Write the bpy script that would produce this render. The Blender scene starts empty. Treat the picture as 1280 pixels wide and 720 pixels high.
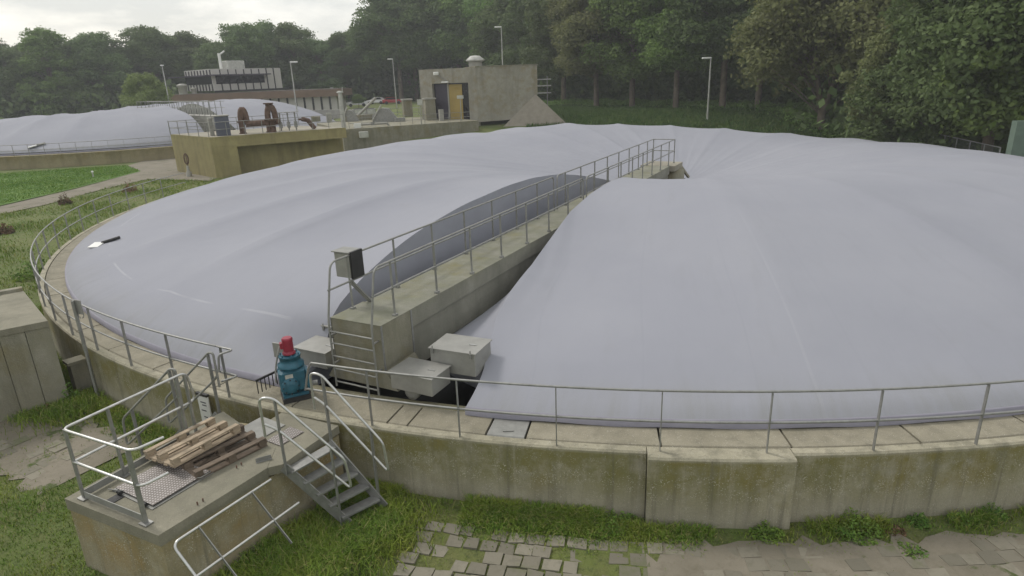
import bpy, math, random
import numpy as np
from mathutils import Vector, Matrix
R = math.radians
scene = bpy.context.scene
col = scene.collection
random.seed(7)
rng = np.random.default_rng(7)

# ------------------------------------------------------------------ camera
FOC, PITCH, ROLL, CAMH = 796.63, 0.3207, -0.0369, 5.68
cd = bpy.data.cameras.new('camera'); cam = bpy.data.objects.new('camera', cd); col.objects.link(cam)
cd.sensor_width = 36; cd.lens = FOC/1280*36; cd.clip_start = .1; cd.clip_end = 4000
_f = Vector((0, math.cos(PITCH), -math.sin(PITCH))); _r = Vector((1, 0, 0)); _u = Vector((0, math.sin(PITCH), math.cos(PITCH)))
r2 = _r*math.cos(ROLL)+_u*math.sin(ROLL); u2 = -_r*math.sin(ROLL)+_u*math.cos(ROLL)
M = Matrix((r2, u2, -_f)).transposed().to_4x4(); M.translation = (0, 0, CAMH)
cam.matrix_world = M; scene.camera = cam

def ray(px, py):
    x = (px-640)/FOC; y = -(py-360)/FOC
    return r2*x+u2*y+_f
def at(px, py, z):
    d = ray(px, py); t = (z-CAMH)/d.z
    return Vector((t*d.x, t*d.y, z))
def column(px, dist, py=100):
    """ground position below picture column px, dist metres from the camera"""
    d = ray(px, py); k = dist/math.hypot(d.x, d.y)
    return Vector((d.x*k, d.y*k, 0))
def height_at(px, py, p):
    """height of the point above p seen in picture row py"""
    d = ray(px, py); return CAMH+d.z*(math.hypot(p[0], p[1])/math.hypot(d.x, d.y))

HAZE = .0008
G = -1.25                                    # level of the near ground; the tank rim is z = 0
def ground_z(x, y):
    d = np.hypot(x, y)
    s = np.clip((d-60)/25, 0, 1); s = s*s*(3-2*s)
    w = np.clip((x+.31*y-4)/8, 0, 1); w = w*w*(3-2*w)
    return G+2.1*s*w

# ------------------------------------------------------------------ scene helpers
def tag(o, label=None, cat=None, group=None, kind=None):
    if label: o['label'] = label
    if cat: o['category'] = cat
    if group: o['group'] = group
    if kind: o['kind'] = kind
    return o
def empty(name, loc, label, cat, group=None, rz=0):
    o = bpy.data.objects.new(name, None); col.objects.link(o); o.location = loc; o.rotation_euler = (0, 0, rz)
    o.empty_display_size = .1
    return tag(o, label, cat, group)
def copy_tree(o, parent=None):
    c = o.copy(); col.objects.link(c)
    if parent: c.parent = parent
    for ch in list(o.children): copy_tree(ch, c)
    return c

class MB:
    """collects shapes and links them as one mesh object"""
    def __init__(s): s.v = []; s.f = []; s.sm = []
    def add(s, verts, faces, smooth=False):
        n = len(s.v); s.v += [tuple(p) for p in verts]; s.f += [tuple(n+i for i in f) for f in faces]; s.sm += [smooth]*len(faces)
    def hexa(s, p):                              # 8 points: bottom 4 ccw, top 4 ccw
        s.add(p, [(3, 2, 1, 0), (4, 5, 6, 7), (0, 1, 5, 4), (1, 2, 6, 5), (2, 3, 7, 6), (3, 0, 4, 7)])
    def box(s, c, size, rz=0, M=None, bevel=0):
        sx, sy, sz = [a/2 for a in size]; cr, sr = math.cos(rz), math.sin(rz)
        if bevel:
            b = bevel; pts = []; 
            for (z, k) in ((-sz, b), (-sz+b, 0), (sz-b, 0), (sz, b)):
                X, Y = sx-k, sy-k
                for (x, y) in ((-X+b, -Y), (X-b, -Y), (X, -Y+b), (X, Y-b), (X-b, Y), (-X+b, Y), (-X, Y-b), (-X, -Y+b)):
                    pts.append((x, y, z))
            fs = [tuple(range(7, -1, -1)), tuple(range(24, 32))]
            for l in range(3):
                for i in range(8):
                    j = (i+1) % 8; fs.append((l*8+i, l*8+j, l*8+8+j, l*8+8+i))
        else:
            pts = [(-sx, -sy, -sz), (sx, -sy, -sz), (sx, sy, -sz), (-sx, sy, -sz), (-sx, -sy, sz), (sx, -sy, sz), (sx, sy, sz), (-sx, sy, sz)]
            fs = [(3, 2, 1, 0), (4, 5, 6, 7), (0, 1, 5, 4), (1, 2, 6, 5), (2, 3, 7, 6), (3, 0, 4, 7)]
        out = []
        for (x, y, z) in pts:
            if M is not None: q = M @ Vector((x, y, z)); out.append((q.x+c[0], q.y+c[1], q.z+c[2]))
            else: out.append((c[0]+x*cr-y*sr, c[1]+x*sr+y*cr, c[2]+z))
        s.add(out, fs)
    def beam(s, a, b, w, h, up=(0, 0, 1)):       # rectangular bar from a to b
        a = Vector(a); b = Vector(b); d = (b-a).normalized(); up = Vector(up)
        if abs(d.dot(up)) > .98: up = Vector((1, 0, 0)) if abs(d.x) < .9 else Vector((0, 1, 0))
        x = d.cross(up).normalized(); y = x.cross(d).normalized()
        q = [x*(-w/2)+y*(-h/2), x*(w/2)+y*(-h/2), x*(w/2)+y*(h/2), x*(-w/2)+y*(h/2)]
        s.hexa([a+v for v in q]+[b+v for v in q])
    def tube(s, pts, r, n=8, r_end=None, closed=False):
        pts = [Vector(p) for p in pts]; m = len(pts); rings = []; prev = None
        for i, p in enumerate(pts):
            if closed: d = pts[(i+1) % m]-pts[i-1]
            else: d = pts[min(i+1, m-1)]-pts[max(i-1, 0)]
            d.normalize()
            if prev is None:
                up = Vector((0, 0, 1)) if abs(d.z) < .9 else Vector((1, 0, 0)); x = d.cross(up).normalized()
            else: x = (prev-d*prev.dot(d)).normalized()
            prev = x; y = d.cross(x)
            rr = r if r_end is None else r+(r_end-r)*i/(m-1)
            if isinstance(r, (list, tuple)): rr = r[i]
            rings.append([p+(x*math.cos(k*2*math.pi/n)+y*math.sin(k*2*math.pi/n))*rr for k in range(n)])
        vs = [v for g in rings for v in g]; fs = []
        for i in range(m if closed else m-1):
            a, b = i*n, ((i+1) % m)*n
            for k in range(n): fs.append((a+k, a+(k+1) % n, b+(k+1) % n, b+k))
        s.add(vs, fs, True)
        if not closed: 
            s.add(rings[0], [tuple(range(n-1, -1, -1))]); s.add(rings[-1], [tuple(range(n))])
    def lathe(s, c, prof, n=20, axis=None):      # prof: (radius, height)
        vs = []; A = axis
        for (rr, z) in prof:
            for k in range(n):
                a = 2*math.pi*k/n; v = Vector((rr*math.cos(a), rr*math.sin(a), z))
                if A is not None: v = A @ v
                vs.append((c[0]+v.x, c[1]+v.y, c[2]+v.z))
        fs = [(i*n+k, i*n+(k+1) % n, (i+1)*n+(k+1) % n, (i+1)*n+k) for i in range(len(prof)-1) for k in range(n)]
        s.add(vs, fs, True); m = len(prof)-1
        s.add([vs[k] for k in range(n)], [tuple(range(n-1, -1, -1))]); s.add([vs[m*n+k] for k in range(n)], [tuple(range(n))])
    def prism(s, poly, z0, z1):
        n = len(poly); vs = [(p[0], p[1], z0) for p in poly]+[(p[0], p[1], z1) for p in poly]
        s.add(vs, [tuple(range(n-1, -1, -1)), tuple(range(n, 2*n))]+[(i, (i+1) % n, n+(i+1) % n, n+i) for i in range(n)])
    def build(s, name, mat, parent=None):
        me = bpy.data.meshes.new(name); me.from_pydata(s.v, [], s.f); me.polygons.foreach_set('use_smooth', s.sm)
        me.materials.append(mat); me.update()
        o = bpy.data.objects.new(name, me); col.objects.link(o)
        if parent is not None:
            o.parent = parent; L = Matrix.Translation(parent.location) @ parent.rotation_euler.to_matrix().to_4x4()
            if parent.parent: L = Matrix.Translation(parent.parent.location) @ parent.parent.rotation_euler.to_matrix().to_4x4() @ L
            me.transform(L.inverted())
        return o
def arrays(name, v, f, mat, uv=None, smooth=True, parent=None):
    """mesh object from numpy arrays (quads or triangles)"""
    me = bpy.data.meshes.new(name); v = np.asarray(v, np.float32); f = np.asarray(f, np.int32); k = f.shape[1]
    me.vertices.add(len(v)); me.vertices.foreach_set('co', v.ravel())
    me.loops.add(f.size); me.loops.foreach_set('vertex_index', f.ravel())
    me.polygons.add(len(f)); me.polygons.foreach_set('loop_start', np.arange(0, f.size, k)); me.polygons.foreach_set('loop_total', np.full(len(f), k))
    me.polygons.foreach_set('use_smooth', np.full(len(f), smooth))
    if uv is not None:
        l = me.uv_layers.new(name='UVMap'); l.data.foreach_set('uv', np.asarray(uv, np.float32)[f.ravel()].ravel())
    me.materials.append(mat); me.update(calc_edges=True); me.validate()
    o = bpy.data.objects.new(name, me); col.objects.link(o)
    if parent is not None:
        o.parent = parent; me.transform(Matrix.Translation(parent.location).inverted())
    return o
def fillet(pts, r, n=5):
    """round the inner corners of a polyline"""
    pts = [Vector(p) for p in pts]; out = [pts[0]]
    for i in range(1, len(pts)-1):
        a, b, c = pts[i-1], pts[i], pts[i+1]; d1 = (a-b); d2 = (c-b)
        k = min(r, d1.length*.48, d2.length*.48); p = b+d1.normalized()*k; q = b+d2.normalized()*k
        for j in range(n+1):
            t = j/n; out.append(p*(1-t)**2+b*2*t*(1-t)+q*t*t)
    out.append(pts[-1]); return out

# ------------------------------------------------------------------ materials
def nt(name):
    m = bpy.data.materials.new(name); m.use_nodes = True; t = m.node_tree; b = t.nodes['Principled BSDF']; return m, t, b
def N(t, k, **kw):
    n = t.nodes.new(k)
    for a, v in kw.items():
        if a in n.inputs.keys(): n.inputs[a].default_value = v
        else: setattr(n, a, v)
    return n
def rgb(c): return (c[0], c[1], c[2], 1)
def noise(t, scale, detail=6, rough=.6, coord=None, stretch=None):
    n = N(t, 'ShaderNodeTexNoise'); n.inputs['Scale'].default_value = scale; n.inputs['Detail'].default_value = detail; n.inputs['Roughness'].default_value = rough
    if coord is not None:
        if stretch:
            mp = N(t, 'ShaderNodeMapping'); mp.inputs['Scale'].default_value = stretch; t.links.new(coord, mp.inputs[0]); coord = mp.outputs[0]
        t.links.new(coord, n.inputs['Vector'])
    return n.outputs['Fac']
def ramp(t, fac, lo, hi):
    r_ = N(t, 'ShaderNodeMapRange'); r_.inputs['From Min'].default_value = lo; r_.inputs['From Max'].default_value = hi; t.links.new(fac, r_.inputs['Value']); return r_.outputs[0]
def mix(t, fac, a, b):
    m = N(t, 'ShaderNodeMix', data_type='RGBA')
    if isinstance(fac, (int, float)): m.inputs['Factor'].default_value = fac
    else: t.links.new(fac, m.inputs['Factor'])
    for x, i in ((a, 6), (b, 7)):
        if isinstance(x, tuple): m.inputs[i].default_value = rgb(x)
        else: t.links.new(x, m.inputs[i])
    return m.outputs[2]
def math_(t, op, a, b=None):
    m = N(t, 'ShaderNodeMath', operation=op)
    for x, i in ((a, 0), (b, 1)):
        if x is None: continue
        if isinstance(x, (int, float)): m.inputs[i].default_value = x
        else: t.links.new(x, m.inputs[i])
    return m.outputs[0]
def bump(t, b, fac, strength=.3, dist=.02):
    n = N(t, 'ShaderNodeBump'); n.inputs['Strength'].default_value = strength; n.inputs['Distance'].default_value = dist
    t.links.new(fac, n.inputs['Height']); t.links.new(n.outputs[0], b.inputs['Normal'])
def pos(t): return N(t, 'ShaderNodeNewGeometry').outputs['Position']
def simple(name, c, rough=.6, metal=0, var=.25, scale=3, bmp=.1, c2=None, stretch=None):
    m, t, b = nt(name); P_ = pos(t)
    a = noise(t, scale, 6, .65, P_, stretch); c2 = c2 or tuple(x*(1-var) for x in c)
    t.links.new(mix(t, ramp(t, a, .35, .65), c2, c), b.inputs['Base Color'])
    b.inputs['Roughness'].default_value = rough; b.inputs['Metallic'].default_value = metal
    if bmp: bump(t, b, noise(t, scale*14, 4, .6, P_), bmp, .01)
    return m
def concrete(name, base, dark, moss=None, top=0, moss_from=None, moss_to=None, moss_amt=1, speck=.35, streak=.5, scale=1.0, moss_noise=.35, band=None):
    """weathered concrete: blotches, runs down upright faces, pale aggregate, algae between two heights"""
    m, t, b = nt(name); P_ = pos(t)
    big = noise(t, .9*scale, 5, .6, P_); med = noise(t, 5*scale, 8, .7, P_); run = noise(t, 3.2*scale, 5, .6, P_, (1, 1, .12)); fine = noise(t, 60, 3, .6, P_)
    c = mix(t, ramp(t, big, .35, .68), dark, base)
    c = mix(t, math_(t, 'MULTIPLY', ramp(t, med, .45, .75), .55), c, tuple(x*.62 for x in base))
    c = mix(t, math_(t, 'MULTIPLY', ramp(t, run, .48, .7), streak), c, tuple(x*.6 for x in dark))
    v = N(t, 'ShaderNodeTexVoronoi'); v.inputs['Scale'].default_value = 34; t.links.new(P_, v.inputs['Vector'])
    sp = math_(t, 'MULTIPLY', math_(t, 'LESS_THAN', v.outputs['Distance'], .26), ramp(t, noise(t, 7, 4, .7, P_), .45, .6))
    if moss is not None:
        sep = N(t, 'ShaderNodeSeparateXYZ'); t.links.new(P_, sep.inputs[0])
        z = math_(t, 'ADD', sep.outputs['Z'], math_(t, 'MULTIPLY', math_(t, 'SUBTRACT', noise(t, 1.6, 6, .7, P_, (1, 1, .5)), .5), moss_noise*2.6))
        k = math_(t, 'MULTIPLY', ramp(t, z, moss_from, moss_to), ramp(t, noise(t, 2.2, 7, .7, P_), .28, .55))
        k = math_(t, 'MULTIPLY', k, moss_amt)
        if band: sq = N(t, 'ShaderNodeSeparateXYZ'); t.links.new(P_, sq.inputs[0]); topfree = ramp(t, sq.outputs['Z'], -.03, -.09); k = math_(t, 'MULTIPLY', k, topfree)
        c = mix(t, k, c, moss)
        k2 = math_(t, 'MULTIPLY', math_(t, 'MULTIPLY', ramp(t, z, moss_from, moss_to), ramp(t, noise(t, 1.1, 5, .6, P_), .5, .7)), .5)
        if band: k2 = math_(t, 'MULTIPLY', k2, topfree)
        c = mix(t, k2, c, tuple(x*y for x, y in zip(moss, (1.5, 1.15, .75))))
    if band:
        sz = N(t, 'ShaderNodeSeparateXYZ'); t.links.new(P_, sz.inputs[0]); zz = math_(t, 'ADD', sz.outputs['Z'], math_(t, 'MULTIPLY', math_(t, 'SUBTRACT', noise(t, 1.3, 5, .7, P_), .5), .35))
        kb = math_(t, 'MULTIPLY', ramp(t, zz, band[0]-.07, band[0]), ramp(t, zz, band[1]+.1, band[1])); v2 = N(t, 'ShaderNodeTexVoronoi'); v2.inputs['Scale'].default_value = 30; t.links.new(P_, v2.inputs['Vector'])
        c = mix(t, math_(t, 'MULTIPLY', kb, math_(t, 'MULTIPLY', math_(t, 'LESS_THAN', v2.outputs['Distance'], .27), ramp(t, noise(t, 3.5, 6, .75, P_), .46, .58))), c, (.5, .47, .38))
        c = mix(t, math_(t, 'MULTIPLY', ramp(t, zz, band[0]-.0, band[0]-.35), .35), c, (.34, .31, .23))
        th = noise(t, 9, 4, .6, P_, (1, 1, .04)); c = mix(t, math_(t, 'MULTIPLY', ramp(t, th, .56, .7), .5), c, (.12, .11, .075)); th2 = noise(t, 6, 4, .6, P_, (1, 1, .05)); c = mix(t, math_(t, 'MULTIPLY', ramp(t, th2, .6, .72), .35), c, (.42, .39, .31))
    c = mix(t, math_(t, 'MULTIPLY', sp, speck), c, (.52, .5, .44))
    c = mix(t, math_(t, 'MULTIPLY', ramp(t, fine, .35, .75), .3), c, (.09, .085, .07))
    t.links.new(c, b.inputs['Base Color']); b.inputs['Roughness'].default_value = .92
    h = math_(t, 'ADD', math_(t, 'MULTIPLY', med, .5), math_(t, 'MULTIPLY', v.outputs['Distance'], .6)); bump(t, b, h, .5, .012)
    return m

M_ = {}
M_['wall'] = concrete('algae_wall', (.43, .395, .295), (.30, .28, .20), (.165, .155, .04), 0, -1.05, -.42, .85, .55, .8, moss_noise=.22, band=(-.72, -.42))
M_['slab'] = concrete('walkway_concrete', (.335, .305, .23), (.235, .215, .155), speck=.55, streak=.5)
M_['block'] = concrete('block_concrete', (.42, .38, .28), (.29, .26, .165), (.25, .19, .06), 0, -1.7, -.3, .6, .5, .7, moss_noise=.6, band=(-.9, -.3))
M_['block_top'] = concrete('block_slab', (.29, .27, .205), (.20, .19, .14), speck=.15, streak=.35)
M_['bridge'] = concrete('bridge_concrete', (.305, .298, .25), (.21, .207, .168), (.14, .155, .075), 0, 1.2, 1.5, .45, .12, .35)
M_['grey_conc'] = concrete('grey_concrete', (.36, .34, .28), (.25, .235, .18), (.14, .14, .07), 0, -1.5, .4, .35, .2, .6)
M_['bunker'] = concrete('bunker_concrete', (.43, .405, .35), (.34, .32, .27), (.17, .165, .1), 0, -1, 3, .3, .1, .6, scale=.35)
M_['channel'] = concrete('yellow_concrete', (.38, .33, .15), (.28, .24, .11), (.13, .13, .035), 0, 1.6, 2.1, .4, .1, .6, scale=.5)
M_['chan_top'] = concrete('channel_top', (.38, .35, .28), (.26, .24, .19), speck=.2, streak=0, scale=.6)
M_['tank2'] = concrete('second_tank_wall', (.36, .31, .18), (.27, .23, .13), (.15, .13, .04), 0, -.9, -.2, .7, .1, .5, scale=.5)
M_['zinc'] = simple('galvanised_steel', (.33, .33, .315), .5, .55, .25, 8, .05)
M_['steel'] = simple('bright_steel', (.60, .60, .58), .32, .75, .2, 10, .03)
M_['dull'] = simple('dull_galvanised', (.30, .30, .28), .6, .35, .25, 5, .05)
M_['boxmetal'] = simple('sheet_metal', (.36, .355, .33), .5, .35, .2, 3, .04)
M_['rust'] = simple('rusty_iron', (.17, .105, .075), .85, .1, .5, 4, .3)
M_['darkmetal'] = simple('dark_metal', (.05, .05, .05), .6, .5, .3, 6, .1)
M_['black'] = simple('black_rubber', (.02, .02, .02), .8, 0, .2, 6, .1)
M_['teal'] = simple('teal_paint', (.025, .125, .18), .45, 0, .3, 9, .08)
M_['red'] = simple('red_paint', (.30, .02, .045), .4, 0, .25, 9, .05)
M_['cable'] = simple('grey_cable', (.35, .35, .33), .6)
M_['white'] = simple('white_paint', (.75, .75, .72), .5, 0, .12, 2, .03)
M_['dirtywhite'] = simple('weathered_white', (.5, .5, .46), .6, 0, .3, 2, .05)
M_['print'] = simple('dark_print', (.07, .07, .09), .7)
M_['wood'] = simple('pallet_wood', (.42, .335, .235), .85, 0, .45, 5, .3, stretch=(1, 1, 6))
M_['oldwood'] = simple('old_pallet_wood', (.17, .13, .095), .9, 0, .45, 5, .3)
M_['brown'] = simple('brown_fascia', (.185, .125, .085), .8, 0, .2, .5, .05)
M_['roof'] = simple('roofing_felt', (.13, .11, .09), .9, 0, .2, .5, .05)
M_['panelwhite'] = simple('white_panel', (.52, .5, .47), .6, 0, .1, .7, .02)
M_['darkglass'] = simple('dark_glass', (.015, .015, .02), .15, 0, .2, 1, 0)
M_['purple'] = simple('purple_board', (.055, .048, .068), .6, 0, .2, 1, .02)
M_['yellow'] = simple('yellow_door', (.36, .26, .07), .55, 0, .15, 1, .02)
M_['carwhite'] = simple('car_white', (.6, .6, .6), .25, 0, .05, 1, 0)
M_['carred'] = simple('car_red', (.35, .02, .025), .25, 0, .05, 1, 0)
M_['cabinet'] = simple('slate_cabinet', (.10, .11, .145), .6, 0, .2, 1, .03)
M_['pipegrey'] = simple('grey_pipe', (.36, .35, .31), .6, .1, .2, 2, .05)
M_['rubble'] = simple('fine_sand', (.30, .27, .22), .95, 0, .2, 2, .2)
M_['green_screen'] = simple('green_mesh', (.12, .17, .13), .8, 0, .2, 2, .1)

# checker plate
m, t, b = nt('checker_plate'); tc = pos(t)
mp = N(t, 'ShaderNodeMapping'); mp.inputs['Rotation'].default_value = (0, 0, R(15)); mp.inputs['Scale'].default_value = (21, 21, 21); t.links.new(tc, mp.inputs[0])
v = N(t, 'ShaderNodeTexVoronoi'); v.inputs['Randomness'].default_value = 0; v.inputs['Scale'].default_value = 1; t.links.new(mp.outputs[0], v.inputs['Vector'])
k = ramp(t, v.outputs['Distance'], .34, .26)
t.links.new(mix(t, k, (.19, .17, .155), (.46, .43, .42)), b.inputs['Base Color']); b.inputs['Metallic'].default_value = .35; b.inputs['Roughness'].default_value = .5
bump(t, b, k, .8, .006); M_['checker'] = m

# cover fabric: UV u counts the gores, v runs from rim (0) to hub (1)
m, t, b = nt('cover_fabric'); uvn = N(t, 'ShaderNodeUVMap'); sp_ = N(t, 'ShaderNodeSeparateXYZ'); t.links.new(uvn.outputs[0], sp_.inputs[0]); P_ = pos(t)
fr = math_(t, 'ABSOLUTE', math_(t, 'SUBTRACT', math_(t, 'FRACT', math_(t, 'ADD', sp_.outputs[0], .5)), .5))
seam = math_(t, 'MULTIPLY', math_(t, 'LESS_THAN', fr, .005), math_(t, 'MULTIPLY', ramp(t, noise(t, .3, 3, .5, P_), .45, .6), .2))
c = mix(t, ramp(t, noise(t, .22, 5, .6, P_), .35, .65), (.276, .283, .322), (.300, .306, .343))
c = mix(t, math_(t, 'MULTIPLY', ramp(t, noise(t, 1.4, 7, .75, P_), .55, .8), .25), c, (.27, .275, .30))
c = mix(t, math_(t, 'MULTIPLY', ramp(t, noise(t, .5, 6, .7, P_, (1, 1, .3)), .6, .75), .18), c, (.25, .25, .25))
c = mix(t, seam, c, (.37, .375, .41))
fr3 = math_(t, 'ABSOLUTE', math_(t, 'SUBTRACT', math_(t, 'FRACT', math_(t, 'MULTIPLY', sp_.outputs[0], 3)), .5)); c = mix(t, math_(t, 'MULTIPLY', math_(t, 'LESS_THAN', fr3, .008), .16), c, (.24, .25, .28))
cb_ = N(t, 'ShaderNodeCombineXYZ'); t.links.new(math_(t, 'MULTIPLY', sp_.outputs[0], 9), cb_.inputs[0]); t.links.new(math_(t, 'MULTIPLY', sp_.outputs[1], 5), cb_.inputs[1])
stn = noise(t, 1.5, 6, .7, cb_.outputs[0]); c = mix(t, math_(t, 'MULTIPLY', ramp(t, stn, .55, .75), .22), c, (.235, .24, .25))
c = mix(t, math_(t, 'MULTIPLY', math_(t, 'MULTIPLY', ramp(t, sp_.outputs[1], .05, .0), ramp(t, stn, .35, .6)), .35), c, (.22, .22, .19))
hoop = math_(t, 'LESS_THAN', math_(t, 'ABSOLUTE', math_(t, 'SUBTRACT', sp_.outputs[1], .055)), .0011)
c = mix(t, math_(t, 'MULTIPLY', hoop, math_(t, 'MULTIPLY', ramp(t, noise(t, .35, 3, .5, P_), .48, .56), math_(t, 'MULTIPLY', math_(t, 'GREATER_THAN', sp_.outputs[0], 17), .4))), c, (.44, .44, .47))
t.links.new(c, b.inputs['Base Color']); b.inputs['Roughness'].default_value = .9; b.inputs['Specular IOR Level'].default_value = .2
bump(t, b, math_(t, 'ADD', noise(t, 1.2, 4, .5, P_), math_(t, 'MULTIPLY', stn, .5)), .3, .05)
M_['fabric'] = m
M_['curtain'] = simple('cover_side_fabric', (.36, .37, .43), .8, 0, .12, .6, .05)
m, t, b = nt('ribbed_pale_sheet'); P_ = pos(t); sx_ = N(t, 'ShaderNodeSeparateXYZ'); t.links.new(P_, sx_.inputs[0])
k = math_(t, 'LESS_THAN', math_(t, 'FRACT', math_(t, 'MULTIPLY', sx_.outputs[0], .9)), .14)
t.links.new(mix(t, k, (.42, .42, .38), (.12, .12, .11)), b.inputs['Base Color']); b.inputs['Roughness'].default_value = .8; M_['ribbed'] = m
M_['hem'] = simple('cover_hem', (.27, .262, .31), .8, 0, .15, 2, .1)

# grass ground
m, t, b = nt('meadow'); P_ = pos(t)
a = ramp(t, noise(t, .22, 5, .6, P_), .4, .6); bb = ramp(t, noise(t, 1.7, 6, .7, P_), .4, .65); cc = noise(t, 9, 5, .7, P_)
c = mix(t, a, (.095, .14, .026), (.14, .165, .042)); c = mix(t, math_(t, 'MULTIPLY', bb, .6), c, (.14, .135, .055))
c = mix(t, math_(t, 'MULTIPLY', ramp(t, cc, .5, .7), .6), c, (.03, .05, .012)); c = mix(t, ramp(t, noise(t, .55, 6, .65, P_), .62, .70), c, (.16, .13, .075))
t.links.new(c, b.inputs['Base Color']); b.inputs['Roughness'].default_value = .95; bump(t, b, cc, .9, .08); M_['meadow'] = m
m, t, b = nt('mown_lawn'); P_ = pos(t)
c = mix(t, ramp(t, noise(t, .8, 6, .7, P_), .35, .65), (.06, .14, .008), (.10, .18, .016)); c = mix(t, math_(t, 'MULTIPLY', ramp(t, noise(t, 8, 5, .7, P_), .5, .7), .5), c, (.03, .07, .01))
t.links.new(c, b.inputs['Base Color']); b.inputs['Roughness'].default_value = .95; bump(t, b, noise(t, 14, 4, .7, P_), .8, .05); M_['lawn'] = m
def blades(name, c1, c2, c3):
    m, t, b = nt(name); g = N(t, 'ShaderNodeNewGeometry'); rnd = g.outputs['Random Per Island']
    c = mix(t, rnd, c1, c2); c = mix(t, math_(t, 'MULTIPLY', math_(t, 'GREATER_THAN', rnd, .86), .8), c, c3)
    c = mix(t, math_(t, 'MULTIPLY', ramp(t, noise(t, .9, 4, .6, g.outputs['Position']), .45, .65), .55), c, tuple(x*y for x, y in zip(c2, (1.5, 1.15, 1))))
    t.links.new(c, b.inputs['Base Color']); b.inputs['Roughness'].default_value = .8; b.inputs['Specular IOR Level'].default_value = .25
    return m
M_['blade'] = blades('grass_blades', (.095, .18, .02), (.18, .26, .04), (.34, .30, .13))
M_['bank'] = blades('bank_grass_blades', (.035, .085, .014), (.07, .135, .025), (.12, .15, .05))
M_['lawn_blade'] = blades('lawn_blades', (.07, .17, .012), (.13, .25, .02), (.2, .26, .06))
M_['weed'] = blades('weed_leaves', (.07, .16, .025), (.13, .22, .04), (.2, .25, .07))
M_['drystem'] = blades('dry_weed', (.12, .07, .045), (.17, .12, .07), (.08, .09, .04))
def leafmat(name, c1, c2):
    m, t, b = nt(name); g = N(t, 'ShaderNodeNewGeometry'); oi = N(t, 'ShaderNodeObjectInfo')
    c = mix(t, g.outputs['Random Per Island'], c1, c2)
    hs = N(t, 'ShaderNodeHueSaturation'); t.links.new(c, hs.inputs['Color'])
    t.links.new(math_(t, 'ADD', .49, math_(t, 'MULTIPLY', oi.outputs['Random'], .025)), hs.inputs['Hue'])
    t.links.new(math_(t, 'ADD', .75, math_(t, 'MULTIPLY', oi.outputs['Random'], .5)), hs.inputs['Value'])
    t.links.new(hs.outputs[0], b.inputs['Base Color']); b.inputs['Roughness'].default_value = .7; b.inputs['Specular IOR Level'].default_value = .3
    tl = N(t, 'ShaderNodeBsdfTranslucent'); t.links.new(hs.outputs[0], tl.inputs['Color']); ms = N(t, 'ShaderNodeMixShader'); ms.inputs[0].default_value = .38
    t.links.new(b.outputs[0], ms.inputs[1]); t.links.new(tl.outputs[0], ms.inputs[2]); t.links.new(ms.outputs[0], t.nodes['Material Output'].inputs['Surface'])
    return m
M_['leaf_dark'] = leafmat('dark_leaves', (.10, .15, .05), (.16, .215, .08))
M_['leaf_mid'] = leafmat('green_leaves', (.125, .20, .045), (.20, .285, .08))
M_['leaf_olive'] = leafmat('olive_leaves', (.145, .165, .06), (.21, .22, .09))
M_['leaf_light'] = leafmat('yellow_green_leaves', (.15, .19, .05), (.21, .25, .08))
M_['bark'] = simple('bark', (.20, .165, .125), .95, 0, .4, 1.5, .4)
# paving
m, t, b = nt('paver_concrete'); P_ = pos(t); g = N(t, 'ShaderNodeNewGeometry')
c = mix(t, g.outputs['Random Per Island'], (.15, .138, .105), (.245, .225, .175)); c = mix(t, math_(t, 'MULTIPLY', ramp(t, noise(t, 6, 6, .7, P_), .5, .7), .6), c, (.12, .115, .08))
c = mix(t, math_(t, 'MULTIPLY', ramp(t, noise(t, 1.1, 4, .7, P_), .55, .65), .5), c, (.10, .12, .04))
t.links.new(c, b.inputs['Base Color']); b.inputs['Roughness'].default_value = .9; bump(t, b, noise(t, 40, 4, .6, P_), .4, .01); M_['paver'] = m
m, t, b = nt('worn_path'); P_ = pos(t)
c = mix(t, ramp(t, noise(t, .7, 6, .65, P_), .35, .65), (.165, .148, .11), (.225, .20, .155)); c = mix(t, math_(t, 'MULTIPLY', ramp(t, noise(t, 5, 7, .75, P_), .5, .68), .5), c, (.12, .105, .07))
c = mix(t, ramp(t, noise(t, 1.3, 6, .7, P_), .6, .66), c, (.07, .09, .028))
t.links.new(c, b.inputs['Base Color']); b.inputs['Roughness'].default_value = .95; bump(t, b, noise(t, 25, 5, .7, P_), .5, .02); M_['path'] = m
m, t, b = nt('scum_water'); b.inputs['Base Color'].default_value = (.03, .028, .02, 1); b.inputs['Roughness'].default_value = .25; M_['water'] = m

# ------------------------------------------------------------------ light and sky
w = bpy.data.worlds.new('World'); scene.world = w; w.use_nodes = True; t = w.node_tree; bg = t.nodes['Background']
SUN_EL, SUN_AZ = R(48), R(-55)                                   # azimuth clockwise from +Y
sky = N(t, 'ShaderNodeTexSky', sky_type='NISHITA'); sky.sun_disc = False; sky.sun_elevation = SUN_EL; sky.sun_rotation = SUN_AZ; sky.dust_density = 3; sky.air_density = 1.2
tc = N(t, 'ShaderNodeTexCoord').outputs['Generated']
sx = N(t, 'ShaderNodeSeparateXYZ'); t.links.new(tc, sx.inputs[0])
cl = noise(t, 5.5, 7, .6, tc, (1, 1, 3.2)); cl2 = noise(t, 1.6, 5, .6, tc, (1, 1, 2.5))
cloud = mix(t, ramp(t, cl, .42, .66), (6.6, 6.7, 6.5), (10.4, 10.1, 9.4))
cloud = mix(t, math_(t, 'MULTIPLY', ramp(t, cl2, .5, .62), .5), cloud, (6.0, 6.2, 6.3))
c = mix(t, .80, sky.outputs[0], cloud)
t.links.new(c, bg.inputs['Color']); bg.inputs['Strength'].default_value = .105
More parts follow.
